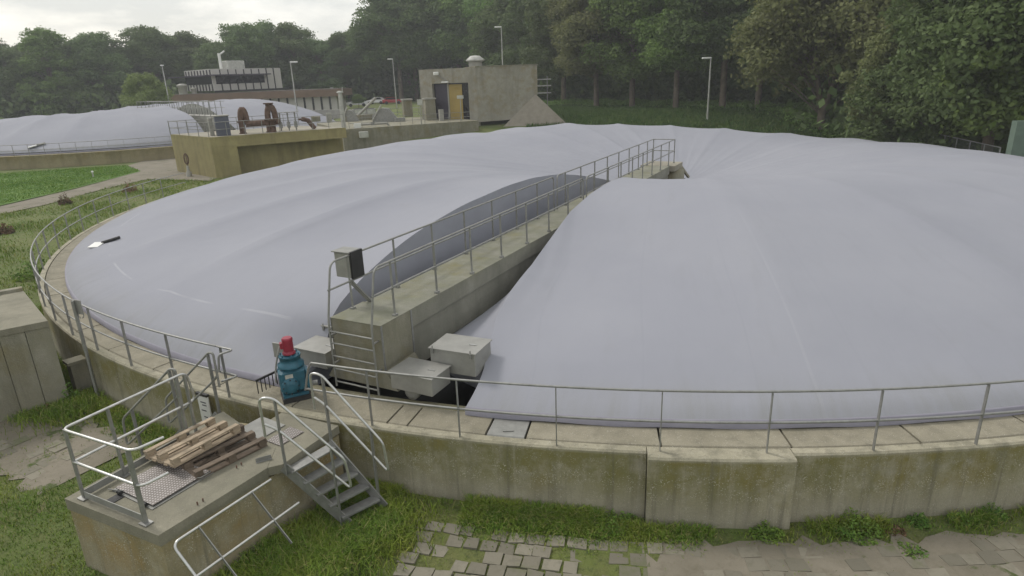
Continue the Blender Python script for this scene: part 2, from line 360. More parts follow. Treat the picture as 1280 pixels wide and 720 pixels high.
ld = bpy.data.lights.new('sun', 'SUN'); ld.energy = 1.35; ld.angle = R(11); ld.color = (1, .96, .9)
sun = bpy.data.objects.new('sun', ld); col.objects.link(sun)
sd = Vector((math.sin(SUN_AZ)*math.cos(SUN_EL), math.cos(SUN_AZ)*math.cos(SUN_EL), math.sin(SUN_EL)))
sun.rotation_euler = sd.to_track_quat('Z', 'Y').to_euler()
scene.view_settings.view_transform = 'Standard'; scene.view_settings.look = 'None'; scene.view_settings.exposure = .34; scene.view_settings.gamma = 1
scene.cycles.use_denoising = True; scene.cycles.max_bounces = 6; scene.cycles.diffuse_bounces = 3

# ------------------------------------------------------------------ ground
C = Vector((5.40, 32.94, 0)); RT = 24.5
def ground():
    a = np.unique(np.concatenate([np.linspace(-60, 60, 121), np.linspace(-140, 140, 113), np.array([-1500, -900, -500, -300, -200, 200, 300, 500, 900, 1500])]))
    bq = np.unique(np.concatenate([np.linspace(-20, 60, 81), np.linspace(60, 160, 51), np.array([-800, -300, -100, -50, 200, 260, 400, 800, 1500, 2200])]))
    X, Y = np.meshgrid(a, bq); Z = ground_z(X, Y)
    near = np.hypot(X, Y) < 70
    Z = Z+np.where(near, .025*np.sin(X*1.3+Y*.7)*np.sin(Y*1.1-X*.4), 0)
    inside = np.hypot(X-C.x, Y-C.y) < RT-1.6
    Z = np.where(inside, G-.4, Z)
    n, m_ = X.shape; v = np.stack([X, Y, Z], -1).reshape(-1, 3); i = np.arange(n*m_).reshape(n, m_)
    f = np.stack([i[:-1, :-1], i[:-1, 1:], i[1:, 1:], i[1:, :-1]], -1).reshape(-1, 4)
    o = arrays('ground', v, f, M_['meadow']); o['kind'] = 'structure'
ground()
def sheet(name, poly, z, mat, kind='structure', dense=0):
    mb = MB(); mb.prism(poly, z-.06, z); o = mb.build(name, mat); o['kind'] = kind; return o

def ring_pt(az, r, z=0, c=C): return Vector((c.x+r*math.cos(R(az)), c.y+r*math.sin(R(az)), z))

# ------------------------------------------------------------------ round tank
def arc_solid(mb, c, r0, r1, z0, z1, a0, a1, n):
    vs = []; 
    for k in range(n+1):
        a = R(a0+(a1-a0)*k/n); ca, sa = math.cos(a), math.sin(a)
        for (r_, z) in ((r0, z0), (r1, z0), (r1, z1-.03), (r1-.03, z1), (r0, z1)): vs.append((c[0]+ca*r_, c[1]+sa*r_, z))
    fs = [(k*5+j, k*5+5+j, k*5+5+(j+1) % 5, k*5+(j+1) % 5) for k in range(n) for j in range(5)]
    fs += [(4, 3, 2, 1, 0), tuple(n*5+j for j in range(5))]
    mb.add(vs, fs)
tank = empty('round_tank', (C.x, C.y, G), 'round concrete tank with algae stained wall and walkway rim, nearest the camera', 'tank')
mb = MB(); arc_solid(mb, C, RT-.17, RT, G-.3, -.002, -97.75, 360-98.05, 220); arc_solid(mb, C, RT-.17, RT, G-.3, -.002, -107.9, -98.05, 10)
mb = MB()
BUL0, BUL1 = -97.9, -92.7
arc_solid(mb, C, RT-.17, RT, G-.3, -.002, BUL1+.03, BUL0+360-.03, 220)
mb.build('wall', M_['wall'], tank)
mb = MB(); arc_solid(mb, C, RT-.17, RT+.16, G-.3, -.006, BUL0, BUL1, 8); mb.build('wall_buttress', M_['wall'], tank)
mb = MB(); joints = [-102.54-.02]; a = -97.36
plate = (-104.14, -102.54)
arcs = [(-107.5, -104.14), (-102.54, -97.36)]
st = 4.78; a = -97.36
while a < 360-107.5-st: arcs.append((a, a+st)); a += st
arcs.append((a, 360-107.5))
for (a0, a1) in arcs: arc_solid(mb, C, RT-.86, RT-.19, -.18, 0+random.uniform(-.004, .004), a0+.045, a1-.045, 8)
mb.build('walkway', M_['slab'], tank)
mb = MB(); arc_solid(mb, C, RT-.86, RT-.19, -.1, -.004, plate[0]+.05, plate[1]-.05, 4)
o = mb.build('cover_plate', M_['dull'], tank); 
mb = MB(); mb.beam(ring_pt(-103.3, RT-.36, .005)-Vector((.09, 0, 0)), ring_pt(-103.3, RT-.36, .005)+Vector((.09, 0, 0)), .03, .02); mb.build('plate_handle', M_['dull'], o)
mb = MB(); arc_solid(mb, C, RT-1.16, RT-.9, G-.4, -.06, -180, 180, 160); mb.build('inner_ring', M_['wall'], tank)
vs = [(C.x, C.y, -.95)]+[tuple(ring_pt(k*3, RT-1.15, -.95)) for k in range(120)]
mb = MB(); mb.add(vs, [(0, 1+k, 1+(k+1) % 120) for k in range(120)]); mb.build('water', M_['water'])['kind'] = 'structure'

# ------------------------------------------------------------------ bridge frame of reference
UD = Vector((math.cos(R(62.4)), math.sin(R(62.4)), 0)); ND = Vector((UD.y, -UD.x, 0))   # along the bridge, to its right
Q0 = Vector((-2.97, 11.20, 0))                                     # centre of the front edge
def br(s, n, z=0): return Q0+UD*s+ND*n+Vector((0, 0, z))

# ------------------------------------------------------------------ tent cover
PT = [0, .012, .045, .09, .14, .2, .3, .42, .5, .6, .7, .8, .9, 1]
PZ = [.13, .32, .56, .93, 1.26, 1.58, 2.05, 2.40, 2.42, 2.2, 1.82, 1.36, .85, .42]
PA_ = [.13, .42, .92, 1.45, 1.82, 2.12, 2.36, 2.46, 2.42, 2.2, 1.82, 1.36, .85, .42]   # the arch beside the bridge
def smooth_profile(t, PZ):
    tt = np.linspace(0, 1, 401); z = np.interp(tt, PT, PZ); k = np.ones(21)/21
    zs = np.convolve(np.pad(z, 10, mode='edge'), k, 'valid'); wgt = np.clip(tt/.06, 0, 1); zs = zs*wgt+z*(1-wgt)
    return np.interp(t, tt, zs)
def make_cover(c, R_, ph0, ph1, ic, ir, ip0, ip1, gores, name, label, z0, nsub=14, nt_=80, scale=1.0, splay=None, hs=None, cmat='curtain', lobe=1.0):
    nu = gores*nsub; u = np.linspace(0, 1, nu+1); tt = np.concatenate([np.linspace(0, .06, 12)[:-1], np.linspace(.06, 1, nt_)])
    po = np.radians(ph0+(ph1-ph0)*u); pi_ = np.radians(ip0+(ip1-ip0)*u)
    O = np.stack([c[0]+R_*np.cos(po), c[1]+R_*np.sin(po)], -1); I = np.stack([ic[0]+ir*np.cos(pi_), ic[1]+ir*np.sin(pi_)], -1)
    XY = O[:, None]*(1-tt)[None, :, None]+I[:, None]*tt[None, :, None]
    Z = np.repeat(smooth_profile(tt, PZ)[None]*scale, nu+1, 0)
    if hs is not None: Z = Z*np.interp(ph0+(ph1-ph0)*u, hs[0], hs[1])[:, None]*np.clip(tt/.05, 0, 1)[None]+Z*(1-np.clip(tt/.05, 0, 1))[None]
    wa = np.exp(-(((1-u)*gores)/1.1)**2)[:, None]; Z = Z*(1-wa)+np.maximum(Z, smooth_profile(tt, PA_)[None]*scale*(1 if splay is not None else .9))*wa
    if splay is not None:                                           # the right end of the cover is pulled down and in towards the bridge
        q = (u*gores)[:, None]; ncur = (XY[:1, :, 0]-splay[0].x)*splay[1].x+(XY[:1, :, 1]-splay[0].y)*splay[1].y
        ntg = np.interp(tt, [0, .03, .07, .11, .15, .21, .3, .45, .6, .75, 1], [9, 2.3, 2.05, 1.65, 1.35, 1.15, 1.05, 1.0, 1.0, 1.05, 9])[None]; shf = np.clip(ncur-ntg, 0, 2)*np.exp(-(q/(.34+.9*tt[None]))**2)
        k_ = np.ones(7)/7; shf = np.stack([np.convolve(np.pad(w_, 3, mode='edge'), k_, 'valid') for w_ in shf])
        XY[..., 0] -= splay[1].x*shf; XY[..., 1] -= splay[1].y*shf
        ztg = np.interp(tt, [0, .03, .06, .1, .16, .25, .31, .38, .46, .52, .6, .62], [.14, .34, .56, .7, .82, 1.12, 1.48, 1.93, 2.15, 2.22, 2.15, 2.1])[None]; wz = np.exp(-(q/.62)**2)*np.clip((.62-tt)/.1, 0, 1)[None]
        Z = Z*(1-wz)+np.minimum(ztg, Z)*wz
        we = np.exp(-(((1-u)*gores)/.22)**2)[:, None]; e_ = np.clip((tt-.03)/.035, 0, 1)[None]; Z = Z*(1-we)+np.minimum(Z, .13+(Z-.13)*e_*e_*(3-2*e_))*we
    wdt = (np.radians(ph1-ph0)/gores)*(R_*(1-tt)+ir*tt)
    f = (u*gores) % 1; f[-1] = 0; s = (4*f*(1-f))**.8
    env = np.clip((tt-.0)/.12, 0, 1)*(.4+.6*np.clip((1-tt)/.3, 0, 1))
    rg = np.random.default_rng(int(gores+R_*10)); am = np.repeat(rg.uniform(.75, 1.25, gores), nsub); am = np.append(am, am[-1])
    ph_ = ph0+(ph1-ph0)*u; la = np.interp(ph_, [-105, -60, 0, 60, 110, 150, 190, 230, 246], [.75, .8, 1.0, .8, .9, 1.5, 2.3, 2.3, 1.6]) if splay is not None else np.ones(nu+1)*lobe*1.4
    env = np.clip(tt/.2, 0, 1)**1.3*(.45+.55*np.clip((1-tt)/.3, 0, 1))*(1-.5*np.clip((tt-.35)/.3, 0, 1))
    Z -= .036*wdt[None]*s[:, None]*env[None]*am[:, None]*la[:, None]
    # pleats drawn towards the hub
    env2 = np.clip((tt-.42)/.3, 0, 1)*(1-.5*np.clip((tt-.8)/.2, 0, 1))
    Z += .008*np.sin(u*gores*2*np.pi*3+1)[:, None]*env2[None]+.005*np.sin(u*gores*2*np.pi*5+2.3)[:, None]*env2[None]
    Z += .012*np.sin(XY[..., 0]*.9+1.3*np.sin(XY[..., 1]*.5))*env[None]
    V = np.concatenate([XY, Z[..., None]+z0], -1); n, m_ = Z.shape
    i = np.arange(n*m_).reshape(n, m_); F = np.stack([i[:-1, :-1], i[1:, :-1], i[1:, 1:], i[:-1, 1:]], -1).reshape(-1, 4)
    UV = np.stack(np.broadcast_arrays((u*gores)[:, None], tt[None]), -1).reshape(-1, 2)
    root = empty(name, (c[0], c[1], z0), label, 'tank cover')
    arrays('fabric', V.reshape(-1, 3), F, M_['fabric'], UV, True, root)
    # hem band round the rim
    hv = []; 
    for zz, rr in ((.0, .03), (.145, .012), (.15, -.03)):
        hv.append(np.stack([c[0]+(R_+rr)*np.cos(po), c[1]+(R_+rr)*np.sin(po), np.full(nu+1, z0+zz)+.012*np.sin(po*70)*(zz < .1)+.012*(zz < .1)], -1))
    hv = np.stack(hv, 1); i = np.arange((nu+1)*3).reshape(nu+1, 3); F = np.stack([i[:-1, :-1], i[1:, :-1], i[1:, 1:], i[:-1, 1:]], -1).reshape(-1, 4)
    arrays('hem', hv.reshape(-1, 3), F, M_['hem'], None, True, root)
    for e, sgn in ((0, 1), (-1, -1)):                               # side curtains along the bridge slot
        topl = V.reshape(n, m_, 3)[e]; low = topl.copy(); low[:, 2] = z0-.25
        dirn = np.array([V.reshape(n, m_, 3)[0, 30, 0]-V.reshape(n, m_, 3)[-1, 30, 0], V.reshape(n, m_, 3)[0, 30, 1]-V.reshape(n, m_, 3)[-1, 30, 1], 0]); dirn /= np.linalg.norm(dirn)
        off = np.zeros(m_)
        if splay is not None and e == 0:                            # the apron is drawn across to the foot of the bridge beam
            nn = (topl[:, 0]-splay[0].x)*splay[1].x+(topl[:, 1]-splay[0].y)*splay[1].y
            off = np.clip(nn-.66, 0, 2)*np.clip((tt-.058)/.03, 0, 1)*np.clip((.42-tt)/.12, 0, 1)
        rowsn = []
        for kk in range(8):
            g_ = kk/7; h_ = min(1, g_/.7); q = topl*(1-g_)+low*g_
            if off.any():
                zm = np.minimum(topl[:, 2], .42); q[:, 2] = topl[:, 2]+(zm-topl[:, 2])*h_**.8 if g_ <= .7 else zm+(low[:, 2]-zm)*(g_-.7)/.3
                q[:, :2] = topl[:, :2]-dirn[None, :2]*(off*h_)[:, None]
            else: q[:, :2] += dirn[None, :2]*sgn*.05*math.sin(g_*3.14)
            rowsn.append(q)
        G3 = np.stack(rowsn, 1); i = np.arange(m_*8).reshape(m_, 8)
        F = np.stack([i[:-1, :-1], i[1:, :-1], i[1:, 1:], i[:-1, 1:]], -1).reshape(-1, 4)
        arrays('side_curtain', G3.reshape(-1, 3), F, M_['fabric' if off.any() else cmat], np.full((m_*8, 2), (.27, .5)) if off.any() else None, True, root)
    return root, V.reshape(n, m_, 3)
IC = Vector((7.75, 31.95, 0))
cover, CV = make_cover(C, RT-.76, -105.4, 245.6, IC, 1.75, -92.2, 190.9, 24, 'tank_cover', 'grey lilac fabric cover arched over the near round tank, split by the concrete bridge', 0, splay=(Q0, ND), hs=((-106, -70, -20, 30, 75, 100, 140, 190, 246), (1, .95, .72, .62, .88, 1, .88, .84, 1)))
def on_cover(px, py):
    """first point of the cover seen at a picture position (marching along the ray)"""
    d = ray(px, py); P2 = CV.reshape(-1, 3)
    for k in range(400):
        t_ = 10+k*.15; p = Vector((d.x*t_, d.y*t_, CAMH+d.z*t_)); j = np.argmin((P2[:, 0]-p.x)**2+(P2[:, 1]-p.y)**2)
        if p.z <= P2[j, 2]: return p
    return p
# lashed pole and white plate lying on the fabric
a = on_cover(128, 305.5); b_ = on_cover(150, 299); c_ = on_cover(114, 312)
root = empty('lashed_pole', a, 'short dark pole with a white plate lying on the left side of the near cover', 'pole')
mb = MB(); mb.tube([a+Vector((0, 0, .06)), b_+Vector((0, 0, .07))], .055, 8); mb.build('pole', M_['darkmetal'], root)
mb = MB(); mb.beam(c_.lerp(a, .15)+Vector((0, 0, .05)), a+Vector((-.1, .05, .07)), .36, .03); mb.build('plate', M_['white'], root)

# ------------------------------------------------------------------ guardrails on the rim
def rail_arc(name, label, group, a0, a1, posts, c=C, r_=RT-.06, z0=0, h=1.05, hm=.52, rr=.02, start=None, end=None, mat='zinc', np_=6):
    root = empty(name, ring_pt(a0, r_, z0, c), label, 'guardrail', group)
    n = max(8, int(abs(a1-a0)*1.2)); A = [a0+(a1-a0)*k/n for k in range(n+1)]
    for nm, z in (('top_rail', h), ('mid_rail', hm)):
        p = [ring_pt(x, r_, z0+z, c) for x in A]
        if start == 'loop' and nm == 'top_rail':
            p = fillet([ring_pt(a0, r_, z0+hm-.03, c), ring_pt(a0-.3*np.sign(a1-a0)*-1, r_, z0+h-.12, c), ring_pt(a0+.5*np.sign(a1-a0), r_, z0+h, c)], .15)+p[1:]
        if start == 'return':
            p = fillet([ring_pt(a0+.15*np.sign(a1-a0), r_+.28, z0+z-(.35 if nm == 'top_rail' else .02), c), ring_pt(a0+.1*np.sign(a1-a0), r_+.24, z0+z-.02, c), ring_pt(a0-.2*np.sign(a1-a0), r_+.02, z0+z, c), p[1]], .07)+p[1:]
        mb = MB(); mb.tube(p, rr, np_); mb.build(nm, M_[mat], root)
    for x in posts:
        mb = MB(); p = ring_pt(x, r_+.005, z0-.06, c); q = ring_pt(x, r_+.005, z0+h-.015, c); tang = Vector((-math.sin(R(x)), math.cos(R(x)), 0))
        mb.beam(p, q, .05*rr/.02, .014*rr/.02, tang)
        mb.build('post', M_[mat], root)
    return root
G1 = 'guardrails round the near tank'
rail_arc('guardrail', 'galvanised guardrail along the front rim of the near tank, right of the steps', G1, -112.0, -60, [-108.9+3.82*k for k in range(13)], start='loop')
rail_arc('guardrail', 'curved galvanised guardrail along the left rim of the near tank', G1, -115.9, -190, [-116.54-3.8*k for k in range(19)], start='return')

# ------------------------------------------------------------------ bridge
bridge = empty('scraper_bridge', br(0, 0, 0), 'concrete bridge with steel guardrails running from the rim to the tank hub', 'bridge')
W = .575; ZD = 1.4
def pr_s(mb, s0, s1, prof, taper=None):     # profile (n, z) swept along the bridge
    n = len(prof); p = [br(s0, a_, z_) for a_, z_ in prof]+[br(s1, a_, z_) for a_, z_ in (taper or prof)]
    mb.add(p, [tuple(range(n)), tuple(range(2*n-1, n-1, -1))]+[(i, n+i, n+(i+1) % n, (i+1) % n) for i in range(n)])
mb = MB(); pr_s(mb, .95, 21.8, [(-W, ZD-.004), (W, ZD-.004), (W, 1.02), (W-.06, .98), (W-.06, .1), (-W+.06, .1), (-W+.06, .98), (-W, 1.02)]); mb.build('beam', M_['bridge'], bridge)
mb = MB()                                                    # steel head frame with splayed foot
pr_s(mb, 0, .95, [(-W-.02, ZD), (W+.02, ZD), (W+.02, .5), (W+.28, .12), (-W-.28, .12), (-W-.02, .5)])
mb.build('head_frame', M_['grey_conc'], bridge)
mb = MB(); mb.beam(br(-.01, 0, ZD+.006), br(.97, 0, ZD+.006), 2*W+.06, .012); mb.build('deck_plate', M_['bridge'], bridge)
for s in (.01, .94):
    for n_ in (-1, 1): mb = MB(); mb.beam(br(s, n_*(W+.025), .5), br(s, n_*(W+.025), ZD), .05, .01, ND); mb.build('edge_strip', M_['zinc'], bridge)
for z in (.42, 1.0):
    for n_ in (-1, 1): mb = MB(); mb.tube([br(.0, n_*(W-.06), z+.1), br(-.15, n_*(W-.06), z+.1)], .02, 6); mb.build('ladder_bracket', M_['zinc'], bridge)
# hub platform
mb = MB(); pr_s(mb, 21.8, 23.4, [(-W-.25, ZD), (W+.25, ZD), (W+.25, ZD-.25), (-W-.25, ZD-.25)]); mb.build('hub_platform', M_['chan_top'], bridge)
mb = MB(); hc = br(23.0, .1, 0); mb.lathe((hc.x, hc.y, 0), [(.9, -.9), (.9, 1.1), (.75, 1.15)], 24); mb.build('hub_column', M_['grey_conc'], bridge)
for k in range(3):
    mb = MB(); mb.beam(br(23.35, .1+.28*k, 1.32), br(24.1, .3+.35*k, .55), .12, .1); mb.build('strut', M_['chan_top'], bridge)
# deck guardrails
def bridge_rail(n_, seg, posts, label=None, closed_end=False, stringer=None):
    root = bpy.data.objects.new('guardrail', None); col.objects.link(root); root.parent = bridge
    for nm, h in (('top_rail', 1.12), ('mid_rail', .58)):
        for (s0, s1, e0, e1) in seg:
            p = [br(s0, n_, ZD+h), br(s1, n_, ZD+h)]
            if nm == 'top_rail' and stringer and e0 == 'ladder':
                p = [br(-.16, n_, .05), br(-.16, n_, ZD-.02), br(s0-.02, n_, ZD+h-.03), br(s1, n_, ZD+h)]
            if nm == 'top_rail' and e1 == 'down': p = p+[br(s1+.02, n_, ZD+.0)]
            if nm == 'top_rail' and e0 == 'down': p = [br(s0-.02, n_, ZD+.0)]+p
            if e0 == 'ladder' and nm == 'mid_rail': p[0] = br(-.06, n_, ZD+h)
            mb = MB(); mb.tube(fillet(p, .16), .021, 8); q = mb.build(nm, M_['dull'], bridge); q.parent = root
    for s in posts:
        mb = MB(); mb.beam(br(s, n_, ZD), br(s, n_, ZD+1.11), .045, .014, UD); mb.box(br(s, n_, ZD+.02), (.1, .07, .05), R(62.4)); q = mb.build('post', M_['dull'], bridge); q.parent = root
    return root
seg = [(0.1, 10.6, 'ladder', 'down'), (10.9, 22.9, 'down', '')]
pp = [.55+1.46*k for k in range(7)]+[11.6+1.46*k for k in range(8)]+[22.9]
bridge_rail(W-.06, seg, pp, stringer=True); rl = bridge_rail(-W+.06, seg, pp, stringer=True)
for h in (1.12, .58):
    mb = MB(); mb.tube([br(22.9, -W+.06, ZD+h), br(22.9, W-.06, ZD+h)], .021, 8); q = mb.build('end_rail', M_['dull'], bridge); q.parent = rl
lad = bpy.data.objects.new('ladder', None); col.objects.link(lad); lad.parent = bridge
for z in (.15, .42, .69, .96, 1.2):
    mb = MB(); mb.tube([br(-.16, -W+.06, z), br(-.16, W-.06, z)], .017, 8); q = mb.build('rung', M_['dull'], bridge); q.parent = lad
# switch box on its slanting bracket
sb = empty('switch_box', br(.75, -W-.1, ZD), 'grey electrical switch box on a slanted arm at the left bridge railing', 'switch box')
p0 = br(1.05, -W+.1, ZD); mb = MB(); mb.beam(p0, br(.75, -W-.12, ZD+.52), .1, .03, UD); mb.build('arm', M_['dull'], sb)
bc = br(.78, -W-.14, ZD+.86); mb = MB(); mb.box(bc, (.30, .40, .50), R(62.4), bevel=.01); q = mb.build('housing', M_['boxmetal'], sb)
mb = MB(); mb.box(bc+ND*.225+Vector((0, 0, .02)), (.34, .05, .54), R(62.4)); mb.build('door', M_['darkmetal'], q)
mb = MB(); mb.box(bc+Vector((0, 0, .275)), (.38, .46, .02), R(62.4)); mb.build('rain_hood', M_['dull'], sb)

# ------------------------------------------------------------------ metal boxes of the end carriage
def metal_box(s, n_, z0, ls, ln, hz, label, rz=0, wheel=None, latch=True):
    c_ = br(s, n_, z0); root = empty('metal_box', c_, label, 'metal box', 'sheet metal boxes beside the bridge foot')
    mb = MB(); mb.box(c_+Vector((0, 0, hz/2)), (ls, ln, hz), R(62.4)+rz, bevel=.012); mb.build('housing', M_['boxmetal'], root)
    mb = MB(); mb.box(c_+Vector((0, 0, hz+.012)), (ls+.05, ln+.05, .02), R(62.4)+rz); lid = mb.build('lid', M_['boxmetal'], root)
    if latch:
        Mx = Matrix.Rotation(R(62.4)+rz, 3, 'Z')
        for k in (-1, 1):
            mb = MB(); v = Mx @ Vector((-ls/2-.02, k*ln*.42, hz-.03)); mb.box(c_+v, (.05, .04, .09), R(62.4)+rz); v = Mx @ Vector((-ls/2-.03, k*ln*.42, hz+.03)); mb.tube([c_+v, c_+v+Vector((0, 0, .05))], .012, 6); mb.build('latch', M_['dull'], root)
    Mh = Matrix.Rotation(R(62.4)+rz, 3, 'Z')
    for k in (-1, 1):
        mb = MB(); mb.tube([c_+Mh @ Vector((ls/2-.03, k*ln*.3-.07, hz+.01)), c_+Mh @ Vector((ls/2-.03, k*ln*.3+.07, hz+.01))], .014, 8); mb.build('hinge', M_['dull'], lid)
    mb = MB(); q_ = c_+Mh @ Vector((0, -ln*.28, hz+.03)); mb.beam(q_-Mh @ Vector((0, .07, 0)), q_+Mh @ Vector((0, .07, 0)), .03, .014); mb.build('grip', M_['steel'], lid)
    if wheel:
        wc = br(s+wheel[0], n_+wheel[1], .14); q = Matrix.Rotation(R(62.4), 3, 'Z') @ Matrix.Rotation(R(90), 3, 'Y')
        mb = MB(); mb.lathe(wc, [(.08, -.08), (.15, -.07), (.15, .07), (.08, .08)], 20, q); mb.build('wheel', M_['boxmetal'], root)
    return root
metal_box(.22, W+.66, .22, .62, .92, .34, 'low metal box with a wheel beneath, right of the ladder and nearest the railing', wheel=(-.12, -.1), latch=False)
metal_box(.95, W+1.12, .38, .70, .95, .46, 'taller metal box with latches, behind the low box against the right cover', R(4))
metal_box(.22, -W-.62, .30, .62, .80, .34, 'low metal box left of the ladder, behind the teal gearbox', latch=False)
metal_box(1.0, -W-.62, .42, .66, .66, .42, 'pale metal box at the left side of the bridge, behind the low one', R(0))
# running rail under the wheels
# ------------------------------------------------------------------ gearbox and motor
mc = Vector((-4.22, 11.0, 0)); root = empty('drive_unit', mc, 'teal gearbox with a red motor on top, standing on the rim beside the ladder', 'drive unit')
mb = MB(); mb.box(mc+Vector((0, 0, .40)), (.50, .40, .46), R(25), bevel=.05); mb.lathe(mc+Vector((0, 0, .66)), [(.24, 0), (.24, .05), (.19, .08), (.19, .18), (.2, .18), (.2, .22)], 20)
fd = Matrix.Rotation(R(-65), 3, 'Z') @ Matrix.Rotation(R(90), 3, 'Y'); mb.lathe(mc+Vector((-.02, -.13, .32)), [(.17, .0), (.17, .1), (.12, .13), (.06, .15)], 20, fd)
for k in range(6):
    a_ = k*math.pi/3; mb.tube([mc+Vector((.17*math.cos(a_), .17*math.sin(a_), .86)), mc+Vector((.17*math.cos(a_), .17*math.sin(a_), .915))], .014, 6)
mb.box(mc+Vector((.28, -.02, .42)), (.05, .26, .36), R(25)); mb.box(mc+Vector((0, 0, .12)), (.46, .42, .06), R(25)); mb.build('gearbox', M_['teal'], root)
mb = MB(); mb.lathe(mc+Vector((0, 0, .9)), [(.12, 0), (.12, .03), (.095, .05)]+[(.1 if k % 2 else .09, .06+.02*k) for k in range(9)]+[(.1, .25), (.1, .3), (.085, .32)], 20); mb.box(mc+Vector((-.11, -.02, 1.07)), (.07, .11, .12), R(25), bevel=.01)
mb.build('motor', M_['red'], root)
Md = Matrix.Rotation(R(25), 3, 'Z')
for k in range(8):
    a_ = k*math.pi/4; q_ = mc+fd @ Vector((.14*math.cos(a_), .14*math.sin(a_), .11))+Vector((-.02, -.13, .32)); mb = MB(); mb.tube([q_, q_+fd @ Vector((0, 0, .03))], .012, 6); mb.build('bolt', M_['darkmetal'], root)
mb = MB(); mb.box(mc+Md @ Vector((-.08, -.205, .52)), (.14, .006, .08), R(25)); mb.build('type_plate', M_['dirtywhite'], root)
mb = MB(); mb.tube([mc+Md @ Vector((.25, -.1, .25)), mc+Md @ Vector((.42, -.12, .25))], .05, 10); mb.build('output_shaft', M_['dull'], root)
mb = MB(); mb.tube(fillet([mc+Vector((-.15, -.03, 1.05)), mc+Vector((-.2, -.05, .9)), mc+Vector((-.3, 0, .6)), mc+Vector((-.34, 0, .3))], .1), .018, 8); mb.build('cable', M_['cable'], root)
mb = MB(); mb.box(mc+Vector((0, 0, .05)), (.5, .5, .09), R(25)); mb.lathe(mc+Vector((.26, -.02, .12)), [(.07, -.02), (.07, .05), (.03, .08)], 12); mb.box(mc+Vector((-.25, .06, .35)), (.1, .16, .26), R(25)); mb.build('mount', M_['darkmetal'], root)
root = empty('isolator_plate', mc+Vector((-.33, .35, 0)), 'small grey plate on a thin post left of the red motor', 'control panel')
mb = MB(); mb.box(mc+Vector((-.33, .35, .82)), (.22, .03, .30), R(-20)); mb.build('plate', M_['boxmetal'], root)
mb = MB(); mb.tube([mc+Vector((-.33, .37, .0)), mc+Vector((-.33, .37, .8))], .02, 8); mb.build('post', M_['dull'], root)
# brush comb by the hem
a = at(320, 476, .35); b_ = at(351, 461.5, .35); root = empty('comb', (a+b_)/2-Vector((0, 0, .35)), 'dark steel comb with hanging tines between the cover hem and the gearbox', 'comb')
mb = MB(); mb.beam(a, b_, .03, .04); mb.build('bar', M_['darkmetal'], root)
for k in range(7):
    p = a.lerp(b_, k/6.5+.02); mb = MB(); mb.tube([p, p+Vector((0, -.01, -.27))], .011, 5); mb.build('tine', M_['darkmetal'], root)
# ------------------------------------------------------------------ service platform
PA, PB, PC, PD, PE, PF = [(-6.72, 8.03), (-4.87, 7.13), (-3.94, 8.62), (-3.73, 8.72), (-3.12, 9.86), (-5.42, 10.52)]
plat = empty('service_platform', (-5, 8.9, G), 'stained concrete block platform in the left foreground, joined to the tank rim', 'platform')
def inset(poly, d):
    cx = sum(p[0] for p in poly)/len(poly); cy = sum(p[1] for p in poly)/len(poly); return [(x+(cx-x)*d, y+(cy-y)*d) for x, y in poly]
mb = MB(); mb.prism([PA, PB, PC, (-4.0, 9.2), (-5.42, 10.52)], -.19, -.006); mb.build('top_slab', M_['block_top'], plat)
mb = MB(); mb.prism([(-3.955, 8.64), PD, PE, (-4.3, 10.4), (-4.6, 9.8), (-4.15, 9.0)], -.16, -.012); mb.build('landing', M_['block_top'], plat)
mb = MB(); mb.prism(inset([PA, PB, (-3.9, 8.66), (-3.12, 9.86), (-5.42, 10.52)], .012), G-.4, -.192); mb.build('base', M_['block'], plat)
# hatch with checker plate lid
hc = Vector((-5.42, 8.36, 0)); root = empty('hatch', hc, 'raised checker plate hatch lid on the platform beside the pallets', 'hatch')
mb = MB(); mb.box(hc+Vector((0, 0, .035)), (.92, .92, .015), R(60)); mb.box(hc+Vector((0, 0, .02)), (.84, .84, .04), R(60)); mb.build('lid', M_['checker'], root)
mb = MB(); mb.box(hc+Vector((0, 0, .004)), (1.0, 1.0, .012), R(60)); mb.build('frame', M_['dull'], root)
e1 = Vector((.5, .866, 0)); e2 = Vector((.866, -.5, 0))
for k in (-.3, .32):
    mb = MB(); p = hc-e1*.5+e2*k; mb.tube([p-e2*.03+Vector((0, 0, .04)), p+e2*.05+Vector((0, 0, .04))], .03, 10); mb.build('hinge', M_['darkmetal'], root)
mb = MB(); p = hc+e1*.36+e2*.46; mb.tube(fillet([p-e1*.1+Vector((0, 0, .05)), p-e1*.09+e2*.06+Vector((0, 0, .06)), p+e1*.09+e2*.06+Vector((0, 0, .06)), p+e1*.1+Vector((0, 0, .05))], .03), .009, 6); mb.build('handle', M_['dull'], root)
# small sump opening with rods
p = at(150, 616, 0)+Vector((.02, -.12, 0)); root = empty('drain_opening', p, 'small dark drain opening with loose rods in front of the hatch', 'drain')
mb = MB(); mb.box(p+Vector((0, 0, .0)), (.22, .16, .012), R(60)); mb.build('grate', M_['darkmetal'], root)
mb = MB(); mb.tube([p-e2*.3+e1*.05+Vector((0, 0, .02)), p-e2*.02+e1*.12+Vector((0, 0, .04))], .01, 6); mb.build('rod', M_['dull'], root)
